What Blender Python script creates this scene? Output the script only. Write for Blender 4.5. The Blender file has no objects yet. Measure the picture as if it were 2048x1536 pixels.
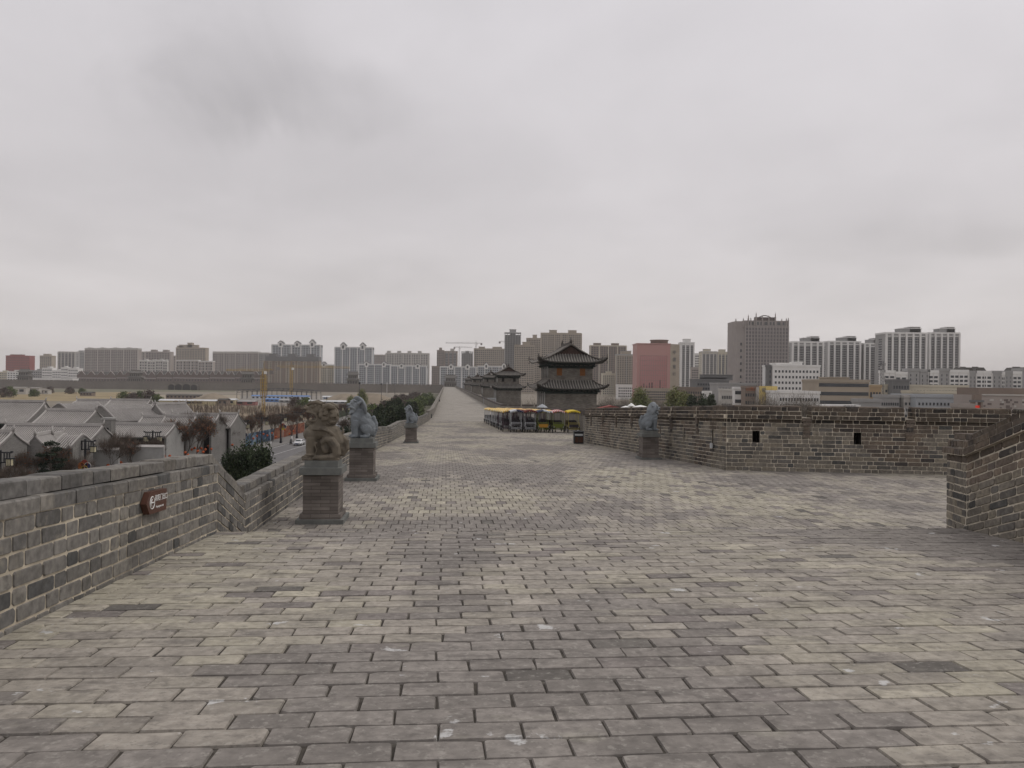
import bpy, math, random
from math import sin, cos, pi, radians, sqrt, floor
from mathutils import Vector, Matrix, noise
random.seed(7)
R = random.Random(11)
SC = bpy.context.scene
COL = SC.collection
E = 16.0            # eye height above the street
F = 1550.0          # focal length in photo pixels
ROLL = .0115
# ---------------------------------------------------------------- placing
def HZ(px): return 765.5 + ROLL*(px-1024)
def W(px, py, D):
    a = (px-1024); b = HZ(px)-py
    return Vector((a/F*D, D, E + b/F*D))
def WZ(px, py, z):
    D = (E-z)*F/(py-HZ(px))
    return W(px, py, D)
TX, TY = -.0849, .9964
def SQ(s, q): return (s*TX + q*TY, s*TY - q*TX)
PROF = [(-6, -1.29), (11.5, -2.2), (13.05, -2.6), (21, -2.68), (25, -2.78), (45, -3.55), (67, -4.32), (100, -5.25), (130, -6.05), (160, -6.7), (190, -6.9), (1200, -6.9)]
def DZ(s):
    if s <= PROF[0][0]: return E+PROF[0][1]
    for (a, za), (b, zb) in zip(PROF, PROF[1:]):
        if s <= b: return E + za + (zb-za)*(s-a)/(b-a)
    return E+PROF[-1][1]
def QL(s): return -3.25 if s < 52 else (-2.4 if s > 110 else -3.25+.85*(s-52)/58)
# ---------------------------------------------------------------- tags
def tag(o, label=None, cat=None, group=None, kind=None):
    if label and len(label.split())>15: print('LONG',len(label.split()),label)
    if label: o['label'] = label
    if cat: o['category'] = cat
    if group: o['group'] = group
    if kind: o['kind'] = kind
    return o
def thing(name, label, cat, loc=(0,0,0), rz=0, group=None):
    o = bpy.data.objects.new(name, None); COL.objects.link(o)
    o.location = loc; o.rotation_euler = (0,0,rz); o.empty_display_size = .3
    return tag(o, label, cat, group)
def kids(o): return CH.get(o.name, [])
CH = {}
def dup(o, loc=None, rz=None, label=None, sc=None, par=None):
    c = o.copy(); COL.objects.link(c)
    if loc is not None: c.location = loc
    if rz is not None: c.rotation_euler = (0,0,rz)
    if sc is not None: c.scale = sc if hasattr(sc, '__len__') else (sc,sc,sc)
    if label: c['label'] = label
    if par: c.parent = par; CH.setdefault(par.name, []).append(c)
    for k in list(kids(o)): dup(k, par=c)
    return c
# ---------------------------------------------------------------- mesh builder
class MB:
    def __init__(s): s.v=[]; s.f=[]; s.c=[]; s.sm=[]; s.M=None
    def add(s, vs, fs, col=None, smooth=False):
        n=len(s.v)
        if s.M is not None: vs=[s.M @ Vector(p) for p in vs]
        s.v.extend([tuple(p) for p in vs])
        for f in fs:
            s.f.append(tuple(i+n for i in f)); s.c.append(col); s.sm.append(smooth)
    def quad(s,a,b,c,d,col=None): s.add([a,b,c,d],[(0,1,2,3)],col)
    def box(s,x0,x1,y0,y1,z0,z1,col=None):
        s.add([(x0,y0,z0),(x1,y0,z0),(x1,y1,z0),(x0,y1,z0),(x0,y0,z1),(x1,y0,z1),(x1,y1,z1),(x0,y1,z1)],
              [(0,3,2,1),(4,5,6,7),(0,1,5,4),(1,2,6,5),(2,3,7,6),(3,0,4,7)],col)
        return s
    def boxc(s,c,d,col=None):
        return s.box(c[0]-d[0]/2,c[0]+d[0]/2,c[1]-d[1]/2,c[1]+d[1]/2,c[2]-d[2]/2,c[2]+d[2]/2,col)
    def tube(s,pts,rs,n=6,col=None,smooth=True,cap=True):
        pts=[Vector(p) for p in pts]
        if not hasattr(rs,'__len__'): rs=[rs]*len(pts)
        vs=[];fs=[]
        prev=None
        for i,p in enumerate(pts):
            d=(pts[min(i+1,len(pts)-1)]-pts[max(i-1,0)]).normalized()
            if prev is None:
                a=Vector((0,0,1)) if abs(d.z)<.9 else Vector((1,0,0))
                u=d.cross(a).normalized()
            else:
                u=(prev-d*prev.dot(d)); u=u.normalized() if u.length>1e-6 else prev
            prev=u; w=d.cross(u)
            for k in range(n):
                t=2*pi*k/n; vs.append(p+(u*cos(t)+w*sin(t))*rs[i])
        for i in range(len(pts)-1):
            for k in range(n):
                a=i*n+k;b=i*n+(k+1)%n
                fs.append((a,b,b+n,a+n))
        if cap and n>2: fs.append(tuple(range(n-1,-1,-1))); fs.append(tuple((len(pts)-1)*n+k for k in range(n)))
        s.add(vs,fs,col,smooth); return s
    def cyl(s,p,q,r,n=10,r2=None,col=None,smooth=True): return s.tube([p,q],[r,r if r2 is None else r2],n,col,smooth)
    def lathe(s,prof,n=16,c=(0,0,0),col=None,smooth=True):
        vs=[];fs=[]
        for r,z in prof:
            for k in range(n):
                t=2*pi*k/n; vs.append((c[0]+r*cos(t),c[1]+r*sin(t),c[2]+z))
        for i in range(len(prof)-1):
            for k in range(n):
                a=i*n+k;b=i*n+(k+1)%n; fs.append((a,b,b+n,a+n))
        fs.append(tuple(range(n-1,-1,-1))); fs.append(tuple((len(prof)-1)*n+k for k in range(n)))
        s.add(vs,fs,col,smooth); return s
    def ell(s,c,r,n=10,m=7,col=None,rot=None):
        vs=[];fs=[]
        if not hasattr(r,'__len__'): r=(r,r,r)
        for i in range(m+1):
            ph=pi*i/m
            for k in range(n):
                t=2*pi*k/n
                p=Vector((r[0]*sin(ph)*cos(t),r[1]*sin(ph)*sin(t),r[2]*cos(ph)))
                if rot is not None: p=rot@p
                vs.append(p+Vector(c))
        for i in range(m):
            for k in range(n):
                a=i*n+k;b=i*n+(k+1)%n; fs.append((a,a+n,b+n,b))
        s.add(vs,fs,col,True); return s
    def prism(s,poly,y0,y1,col=None,axis='y'):
        n=len(poly)
        if axis=='y': vs=[(x,y0,z) for x,z in poly]+[(x,y1,z) for x,z in poly]
        elif axis=='x': vs=[(y0,x,z) for x,z in poly]+[(y1,x,z) for x,z in poly]
        else: vs=[(x,z,y0) for x,z in poly]+[(x,z,y1) for x,z in poly]
        fs=[tuple(range(n)),tuple(range(2*n-1,n-1,-1))]
        for i in range(n):
            j=(i+1)%n; fs.append((i,i+n,j+n,j))
        s.add(vs,fs,col); return s
    def grid(s,P,nu,nv,col=None,smooth=True):
        vs=[P(i/nu,j/nv) for i in range(nu+1) for j in range(nv+1)]
        fs=[(i*(nv+1)+j,(i+1)*(nv+1)+j,(i+1)*(nv+1)+j+1,i*(nv+1)+j+1) for i in range(nu) for j in range(nv)]
        s.add(vs,fs,col,smooth)
    def mesh(s,name,mat):
        me=bpy.data.meshes.new(name); me.from_pydata(s.v,[],s.f)
        if any(s.sm): me.polygons.foreach_set('use_smooth',s.sm)
        if any(c is not None for c in s.c):
            at=me.attributes.new('tint','FLOAT_COLOR','FACE'); d=[]
            for c in s.c:
                c=c or (1,1,1); d.extend((c[0],c[1],c[2],1))
            at.data.foreach_set('color',d)
        uv=me.uv_layers.new(name='UVMap'); u=[0.0]*(2*len(me.loops))
        for p in me.polygons:
            n=p.normal
            if abs(n.z)>.8: tx,ty,vx=1,0,None
            else:
                l=sqrt(n.x*n.x+n.y*n.y) or 1; tx,ty=-n.y/l,n.x/l; vx=1
            for li in p.loop_indices:
                co=s.v[me.loops[li].vertex_index]
                u[2*li]=co[0]*tx+co[1]*ty; u[2*li+1]=co[2] if vx else co[1]
        uv.data.foreach_set('uv',u)
        if mat: me.materials.append(mat)
        return me
    def build(s,name,mat,parent=None,loc=None):
        o=bpy.data.objects.new(name,s.mesh(name,mat)); COL.objects.link(o)
        if parent: o.parent=parent; CH.setdefault(parent.name,[]).append(o)
        if loc is not None: o.location=loc
        return o
def part(name,me,parent,loc=None,label=None):
    o=bpy.data.objects.new(name,me); COL.objects.link(o); o.parent=parent; CH.setdefault(parent.name,[]).append(o)
    if loc is not None: o.location=loc
    if label: o['label']=label
    return o
# ---------------------------------------------------------------- materials
MATS={}
def mat(name,col=(.5,.5,.5),rough=.85,var=.12,scale=3.,metal=0,bump=0,bs=20.,tint=False,var2=0,scale2=.3,spec=.3,emit=0,trans=0,coord='Object',stain=None):
    if name in MATS: return MATS[name]
    m=bpy.data.materials.new(name); m.use_nodes=True; t=m.node_tree; N=t.nodes; L=t.links
    b=N['Principled BSDF']; b.inputs['Roughness'].default_value=rough; b.inputs['Metallic'].default_value=metal
    b.inputs['Specular IOR Level'].default_value=spec
    tc=N.new('ShaderNodeTexCoord')
    if tint:
        a=N.new('ShaderNodeAttribute'); a.attribute_name='tint'; base=a.outputs['Color']
    else:
        a=N.new('ShaderNodeRGB'); a.outputs[0].default_value=(*col,1); base=a.outputs[0]
    def mul(base,sc,v,det=4):
        n=N.new('ShaderNodeTexNoise'); n.inputs['Scale'].default_value=sc; n.inputs['Detail'].default_value=det
        L.new(tc.outputs[coord],n.inputs['Vector'])
        r=N.new('ShaderNodeMapRange'); r.inputs[1].default_value=.25; r.inputs[2].default_value=.75
        r.inputs[3].default_value=1-v; r.inputs[4].default_value=1+v; L.new(n.outputs[0],r.inputs[0])
        x=N.new('ShaderNodeVectorMath'); x.operation='SCALE'; L.new(base,x.inputs[0]); L.new(r.outputs[0],x.inputs['Scale'])
        return x.outputs[0]
    if var: base=mul(base,scale,var)
    if var2: base=mul(base,scale2,var2,3)
    if stain:
        for (sc,lo,hi,c2,amt,*an) in stain:
            n=N.new('ShaderNodeTexNoise'); n.inputs['Scale'].default_value=sc; n.inputs['Detail'].default_value=5; n.inputs['Roughness'].default_value=.6
            mp=N.new('ShaderNodeMapping'); mp.inputs['Location'].default_value=(sc*3.7,sc*1.3,.5); mp.inputs['Scale'].default_value=an[0] if an else (1,1,1); L.new(tc.outputs[coord],mp.inputs[0]); L.new(mp.outputs[0],n.inputs['Vector'])
            r=N.new('ShaderNodeMapRange'); r.inputs[1].default_value=lo; r.inputs[2].default_value=hi; r.inputs[4].default_value=amt; L.new(n.outputs[0],r.inputs[0])
            x=N.new('ShaderNodeMix'); x.data_type='RGBA'; L.new(r.outputs[0],x.inputs[0]); L.new(base,x.inputs[6]); x.inputs[7].default_value=(*c2,1); base=x.outputs[2]
    L.new(base,b.inputs['Base Color'])
    if bump:
        n=N.new('ShaderNodeTexNoise'); n.inputs['Scale'].default_value=bs; n.inputs['Detail'].default_value=6; L.new(tc.outputs[coord],n.inputs['Vector'])
        u=N.new('ShaderNodeBump'); u.inputs['Strength'].default_value=min(1,bump*30); u.inputs['Distance'].default_value=bump; L.new(n.outputs[0],u.inputs['Height']); L.new(u.outputs[0],b.inputs['Normal'])
    if emit: b.inputs['Emission Color'].default_value=(*col,1); b.inputs['Emission Strength'].default_value=emit
    if trans: b.inputs['Transmission Weight'].default_value=trans
    MATS[name]=m; return m
def brickmat(name,c1,c2,mort,bw=.4,bh=.12,ms=.012,var=.2,scale=.5,bump=.004,rot=0,coord='UV',rough=.9):
    if name in MATS: return MATS[name]
    m=bpy.data.materials.new(name); m.use_nodes=True; t=m.node_tree; N=t.nodes; L=t.links
    b=N['Principled BSDF']; b.inputs['Roughness'].default_value=rough; b.inputs['Specular IOR Level'].default_value=.2
    tc=N.new('ShaderNodeTexCoord'); mp=N.new('ShaderNodeMapping'); mp.inputs['Rotation'].default_value=(0,0,rot)
    L.new(tc.outputs[coord],mp.inputs[0])
    k=N.new('ShaderNodeTexBrick'); k.inputs['Scale'].default_value=1; k.inputs['Brick Width'].default_value=bw; k.inputs['Row Height'].default_value=bh
    k.inputs['Mortar Size'].default_value=ms; k.inputs['Color1'].default_value=(*c1,1); k.inputs['Color2'].default_value=(*c2,1); k.inputs['Mortar'].default_value=(*mort,1)
    k.inputs['Mortar Smooth'].default_value=.3
    L.new(mp.outputs[0],k.inputs['Vector'])
    n=N.new('ShaderNodeTexNoise'); n.inputs['Scale'].default_value=scale; n.inputs['Detail'].default_value=6; L.new(tc.outputs['Object'],n.inputs['Vector'])
    r=N.new('ShaderNodeMapRange'); r.inputs[1].default_value=.3; r.inputs[2].default_value=.7; r.inputs[3].default_value=1-var; r.inputs[4].default_value=1+var; L.new(n.outputs[0],r.inputs[0])
    x=N.new('ShaderNodeVectorMath'); x.operation='SCALE'; L.new(k.outputs[0],x.inputs[0]); L.new(r.outputs[0],x.inputs['Scale']); L.new(x.outputs[0],b.inputs['Base Color'])
    u=N.new('ShaderNodeBump'); u.invert=True; u.inputs['Distance'].default_value=bump; L.new(k.outputs['Fac'],u.inputs['Height']); L.new(u.outputs[0],b.inputs['Normal'])
    MATS[name]=m; return m
# ---------------------------------------------------------------- camera, world, light
cam=bpy.data.cameras.new('camera'); co=bpy.data.objects.new('camera',cam); COL.objects.link(co); SC.camera=co
cam.sensor_width=36; cam.lens=F/2048*36; cam.clip_end=20000; cam.clip_start=.05
r=Vector((1,0,ROLL)).normalized(); fw=Vector((0,1,-2.5/F)); fw=(fw-r*fw.dot(r)).normalized(); u=r.cross(fw)
M=Matrix((( r.x,u.x,-fw.x,0),(r.y,u.y,-fw.y,0),(r.z,u.z,-fw.z,E),(0,0,0,1))); co.matrix_world=M
SUN_EL,SUN_AZ=radians(52),radians(62)     # azimuth measured from +Y towards +X
def make_world():
    w=bpy.data.worlds.new('World'); SC.world=w; w.use_nodes=True; t=w.node_tree; N=t.nodes; L=t.links
    bg=N['Background']; bg.inputs[1].default_value=.1
    sky=N.new('ShaderNodeTexSky'); sky.sky_type='NISHITA'; sky.sun_disc=False; sky.sun_elevation=SUN_EL; sky.sun_rotation=SUN_AZ; sky.dust_density=4
    tc=N.new('ShaderNodeTexCoord'); sep=N.new('ShaderNodeSeparateXYZ'); L.new(tc.outputs['Generated'],sep.inputs[0])
    def math_(op,a,b=None,c=None):
        n=N.new('ShaderNodeMath'); n.operation=op
        for i,x in enumerate((a,b,c)):
            if x is None: continue
            if isinstance(x,(int,float)): n.inputs[i].default_value=x
            else: L.new(x,n.inputs[i])
        return n.outputs[0]
    def ramp(fac,stops):
        n=N.new('ShaderNodeValToRGB'); e=n.color_ramp.elements
        while len(e)<len(stops): e.new(.5)
        for x,(p,c) in zip(e,stops): x.position=p; x.color=(*c,1)
        L.new(fac,n.inputs[0]); return n.outputs[0]
    z=math_('MAXIMUM',sep.outputs[2],0.0)
    # overcast layer: brightness with elevation (dusty and pinkish low down)
    base=ramp(z,[(0,(.60,.56,.55)),(.06,(.575,.545,.54)),(.2,(.555,.53,.54)),(.42,(.60,.578,.598)),(1,(.66,.64,.65))])
    # cloud deck seen in perspective: project the direction onto a plane overhead
    zz=math_('ADD',z,.16)
    px=math_('DIVIDE',sep.outputs[0],zz); py=math_('DIVIDE',sep.outputs[1],zz)
    cv=N.new('ShaderNodeCombineXYZ'); L.new(px,cv.inputs[0]); L.new(py,cv.inputs[1])
    def ns(sc,det,off,rough=.55):
        mp=N.new('ShaderNodeMapping'); mp.inputs['Location'].default_value=off; mp.inputs['Rotation'].default_value=(0,0,.5); mp.inputs['Scale'].default_value=(1,.8,1); L.new(cv.outputs[0],mp.inputs[0])
        n=N.new('ShaderNodeTexNoise'); n.inputs['Scale'].default_value=sc; n.inputs['Detail'].default_value=det; n.inputs['Roughness'].default_value=rough; n.inputs['Distortion'].default_value=.35
        L.new(mp.outputs[0],n.inputs['Vector']); return n.outputs[0]
    a=ns(.55,4,(3.1,1.7,0),.5); b2=ns(1.8,4,(9.3,4.2,0),.5)
    s=math_('MULTIPLY_ADD',a,.46,.78); s2=math_('MULTIPLY_ADD',b2,.24,-.12); s=math_('ADD',s,s2)
    # single darker clouds at their own directions
    def blob(px_,py_,rx,ry,amt,s):
        d=(Vector((0,1,-2.5/F))+Vector(((px_-1024)/F,0,(768-py_)/F))).normalized()
        v=N.new('ShaderNodeVectorMath'); v.operation='SUBTRACT'; L.new(tc.outputs['Generated'],v.inputs[0]); v.inputs[1].default_value=d
        k=N.new('ShaderNodeVectorMath'); k.operation='MULTIPLY'; L.new(v.outputs[0],k.inputs[0]); k.inputs[1].default_value=(1/rx,1/rx,1/ry)
        # ragged edges
        n=N.new('ShaderNodeTexNoise'); n.inputs['Scale'].default_value=5; n.inputs['Detail'].default_value=6; n.inputs['Roughness'].default_value=.55; n.inputs['Distortion'].default_value=.6; L.new(tc.outputs['Generated'],n.inputs['Vector'])
        l=N.new('ShaderNodeVectorMath'); l.operation='LENGTH'; L.new(k.outputs[0],l.inputs[0])
        q=math_('MULTIPLY_ADD',n.outputs[0],2.0,-1.0); q=math_('ADD',l.outputs['Value'],q)
        mr=N.new('ShaderNodeMapRange'); mr.interpolation_type='SMOOTHSTEP'; mr.inputs[1].default_value=.15; mr.inputs[2].default_value=1.0; mr.inputs[3].default_value=amt; mr.inputs[4].default_value=0; L.new(q,mr.inputs[0])
        return math_('SUBTRACT',s,mr.outputs[0])
    s=blob(480,160,.145,.085,.13,s); s=blob(470,240,.06,.035,.03,s); s=blob(640,205,.20,.05,.08,s); s=blob(760,60,.13,.06,-.07,s); s=blob(250,420,.3,.06,.03,s)
    s=blob(1740,480,.2,.04,.08,s); s=blob(1990,470,.08,.02,.05,s); s=blob(1300,540,.15,.03,.03,s); s=blob(760,560,.14,.03,.03,s)
    sc=N.new('ShaderNodeVectorMath'); sc.operation='SCALE'; L.new(base,sc.inputs[0]); s=math_('MULTIPLY',s,9.15); L.new(s,sc.inputs['Scale'])
    mx=N.new('ShaderNodeMix'); mx.data_type='RGBA'; mx.inputs[0].default_value=.975; L.new(sky.outputs[0],mx.inputs[6]); L.new(sc.outputs[0],mx.inputs[7])
    L.new(mx.outputs[2],bg.inputs[0])
make_world()
sl=bpy.data.lights.new('sun','SUN'); sl.energy=.7; sl.angle=radians(25); sl.color=(1,.95,.88); so=bpy.data.objects.new('sun',sl); COL.objects.link(so)
sd=Vector((cos(SUN_EL)*sin(SUN_AZ),cos(SUN_EL)*cos(SUN_AZ),sin(SUN_EL))); so.rotation_euler=sd.to_track_quat('Z','Y').to_euler(); so.location=(0,0,60)
SC.view_settings.view_transform='Standard'; SC.view_settings.look='None'; SC.view_settings.gamma=1; SC.view_settings.exposure=.34
# haze
HZM=bpy.data.materials.new('haze'); HZM.use_nodes=True; t=HZM.node_tree; t.nodes.remove(t.nodes['Principled BSDF'])
pv=t.nodes.new('ShaderNodeVolumePrincipled'); pv.inputs['Color'].default_value=(1,.97,.95,1); pv.inputs['Density'].default_value=.00013; pv.inputs['Anisotropy'].default_value=.2
t.links.new(pv.outputs[0],t.nodes['Material Output'].inputs['Volume'])
def haze():
    mb=MB().box(-3600,3600,-700,5600,-4,150); o=mb.build('haze',HZM); tag(o,'thin dusty haze hanging over the whole city',None,None,'stuff')
haze()
# ground
gm=mat('earth',(.19,.165,.13),.95,.25,.02,var2=.2,scale2=.004)
MB().box(-3500,3500,-600,5500,-3,0).build('ground',gm)['kind']='structure'
# ================================================================ brick walls and the paved wall walk
def lerp(a,b,t): return a+(b-a)*t
def nz(x,y,z=0): return noise.noise(Vector((x,y,z)))
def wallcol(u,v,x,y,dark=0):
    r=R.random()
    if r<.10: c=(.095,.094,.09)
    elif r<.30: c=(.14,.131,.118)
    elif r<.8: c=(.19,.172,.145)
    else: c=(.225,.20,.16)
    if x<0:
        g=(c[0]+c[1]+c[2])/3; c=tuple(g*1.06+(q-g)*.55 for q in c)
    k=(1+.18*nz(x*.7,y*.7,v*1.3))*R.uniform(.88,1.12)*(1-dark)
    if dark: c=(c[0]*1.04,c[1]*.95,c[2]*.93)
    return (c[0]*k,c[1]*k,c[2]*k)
M_WB=mat('wall_brick_face',tint=True,var=.3,scale=16,bump=.004,bs=45,var2=.2,scale2=1.7,rough=.95,spec=.15,stain=[(6,.60,.70,(.32,.29,.235),.4),(1.1,.55,.70,(.05,.045,.04),.45,(1.5,1.5,.6)),(9,.52,.66,(.07,.066,.06),.4)])
M_MORT=mat('lime_mortar',(.52,.46,.36),.95,.25,9,bump=.006,bs=30,var2=.3,scale2=.9)
M_MORT2=mat('grey_mortar',(.52,.47,.385),.95,.25,9,bump=.006,bs=30,var2=.3,scale2=.9)
def facing(mb,p0,p1,n,v0,v1,rows,L=.39,dep=.010,holes=(),dark=lambda u,v:0,off=0,proud=None,j=.0105,edge=.006):
    """bricks laid on the vertical face between p0 and p1 (base points), courses parallel to the base."""
    p0=Vector(p0);p1=Vector(p1); d=p1-p0; ln=sqrt(d.x*d.x+d.y*d.y); n=Vector((n[0],n[1],0)).normalized()
    up=Vector((0,0,1)); hc=(v1-v0)/rows
    for r in range(rows):
        a=v0+r*hc; b=a+hc; u=-R.uniform(0,.3); hd=(r+off)%2
        pr=proud(r) if proud else 0
        while u<ln:
            w=L if hd==0 else L*.5
            if R.random()<.12: hd=1-hd
            w*=R.uniform(.93,1.07)
            u0=max(u,0); u1=min(u+w,ln); u+=w; hd=1-hd if R.random()<.75 else hd
            if u1-u0<.05: continue
            segs=[(u0,u1)]
            for (ha,hb,hc0,hc1) in holes:
                if a>=hc1-.02 or b<=hc0+.02: continue
                ns=[]
                for (x0,x1) in segs:
                    if x1<=ha or x0>=hb: ns.append((x0,x1)); continue
                    if x0<ha: ns.append((x0,ha))
                    if x1>hb: ns.append((hb,x1))
                segs=ns
            for (x0,x1) in segs:
                if x1-x0<.04: continue
                m=edge; g=j
                dd=dep*R.uniform(.55,1.5)+pr
                ch=R.uniform(.006,.022); w_=lambda:R.uniform(-.005,.005); tl=R.uniform(-.003,.003)
                def ring(g,o,ww):
                    X0,X1,Y0,Y1=x0+g,x1-g,a+g,b-g
                    q=[(X0+ch,Y0),(X1-ch,Y0),(X1,Y0+ch),(X1,Y1-ch),(X1-ch,Y1),(X0+ch,Y1),(X0,Y1-ch),(X0,Y0+ch)]
                    return [p0+d*((xx+ww[k][0])/ln)+up*(yy+ww[k][1])+n*(o+(tl if xx>(X0+X1)/2 else -tl)*(o>pr)) for k,(xx,yy) in enumerate(q)]
                ww=[(w_(),w_()) for _ in range(8)]
                outer=ring(g*.72,pr-.002,ww); inner=ring(g+.003,dd,ww)
                q=outer[0]; c=wallcol((x0+x1)/2,a,q.x,q.y,dark((x0+x1)/2/ln,a))
                mb.add(outer+inner,[tuple(range(8,16))]+[(k,(k+1)%8,8+(k+1)%8,8+k) for k in range(8)],c)
def slab(mb,p0,p1,n,v0,v1,f,b,col=None):
    """a wall slab following p0->p1; f metres in front of the face line, b metres behind it"""
    p0=Vector(p0);p1=Vector(p1); n=Vector((n[0],n[1],0)).normalized(); up=Vector((0,0,1))
    A=[p0+n*f,p1+n*f,p1-n*b,p0-n*b]
    mb.add([p+up*v0 for p in A]+[p+up*v1 for p in A],[(0,3,2,1),(4,5,6,7),(0,1,5,4),(1,2,6,5),(2,3,7,6),(3,0,4,7)],col)
def capbricks(mb,p0,p1,n,v0,v1,f,b,L=.38,dark=0):
    """a course of big bricks lying along the wall top: each a wobbly block"""
    p0=Vector(p0);p1=Vector(p1); d=p1-p0; ln=sqrt(d.x*d.x+d.y*d.y); n=Vector((n[0],n[1],0)).normalized(); up=Vector((0,0,1)); u=-R.uniform(0,.2)
    while u<ln:
        w=L*R.choice((1,1,1,.6))*R.uniform(.94,1.06); x0=max(u,0)+.004; x1=min(u+w,ln)-.004; u+=w
        if x1-x0<.05: continue
        ff=f+R.uniform(-.008,.01); vv=v1+R.uniform(-.008,.008)
        a=p0+d*(x0/ln); c=p0+d*(x1/ln); e=.012
        A=[a+n*ff,c+n*ff,c-n*b,a-n*b]
        B=[a+n*(ff-e)+d*(e/ln),c+n*(ff-e)-d*(e/ln),c-n*(b-e)-d*(e/ln),a-n*(b-e)+d*(e/ln)]
        vs=[p+up*v0 for p in A]+[p+up*(vv-e) for p in A]+[p+up*vv for p in B]
        q=A[0]; col=wallcol(0,v0,q.x,q.y,dark)
        if col[0]<.12 and R.random()<.6: col=(.16,.148,.13)
        mb.add(vs,[(0,3,2,1),(0,1,5,4),(1,2,6,5),(2,3,7,6),(3,0,4,7),(4,5,9,8),(5,6,10,9),(6,7,11,10),(7,4,8,11),(8,9,10,11)],col)
def P3(s,q,z=None):
    x,y=SQ(s,q); return (x,y,DZ(s) if z is None else z)
NR=(TY,-TX)       # unit vector to the walkway's right
# ---- parapet along the town side, three stretches: upper platform, ramp, lower walk
def parapet_run(name,label,st,cutoff=1e9):
    t=thing(name,label,'parapet wall',P3(st[0][0],QL(st[0][0])))
    o=Vector(t.location)
    core=MB(); br=MB(); cp=MB()
    core.M=br.M=cp.M=Matrix.Translation(-o)
    for (s0,h0),(s1,h1) in zip(st,st[1:]):
        a=Vector(P3(s0,QL(s0)));b=Vector(P3(s1,QL(s1))); h=(h0+h1)/2
        # the top follows its own heights: shear the base so that top heights come out as given
        n=NR; hc=.136; rows=max(4,math.ceil((h-.24)/hc))
        a2=a.copy();b2=b.copy(); a2.z+=h0-h; b2.z+=h1-h
        slab(core,a2,b2,n,-1.6,h-.15,0,.40)
        facing(br,a2,b2,n,h-.26-rows*hc,h-.26,rows,L=.43)
        capbricks(cp,a2,b2,n,h-.256,h-.135,.012,.42)
        capbricks(cp,a2,b2,n,h-.125,h,-.07,.36)
    core.build('wall_core',M_MORT,t); br.build('brick_facing',M_WB,t); cp.build('coping',M_WB,t)
    return t
parapet_run('brick_parapet','low brick parapet beside the upper paved platform, carrying the brown direction sign',[(-3,1.12),(11.42,1.12)])
parapet_run('brick_parapet','short steep stretch of brick parapet dropping between the upper and lower walls',[(11.425,1.12),(13.0,.84)])
parapet_run('brick_parapet','long low brick parapet on the town side, running behind the stone lions',[(13.005,.84),(18.5,.88),(26,1.0),(36,1.08),(48,.9),(57,1.08),(69,1.02),(84,1.0),(100,1.0),(115,1.1)])
# ---- the far, plain part of both parapets
M_FARW=brickmat('weathered_grey_brick',(.15,.14,.125),(.20,.185,.16),(.24,.22,.19),.4,.12,.012)
t=thing('brick_parapet','far end of the town-side parapet running straight to the distant gate tower','parapet wall',P3(115,QL(115)))
mb=MB(); mb.M=Matrix.Translation(-Vector(t.location))
for a,b in ((115.005,130),(130,160),(160,190),(190,500),(500,1096)):
    slab(mb,P3(a,QL(a)),P3(b,QL(b)),NR,-.5,1.25,0,.45); slab(mb,P3(a,QL(a)),P3(b,QL(b)),NR,1.25,1.4,.05,.5)
mb.build('wall_core',M_FARW,t)
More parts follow.
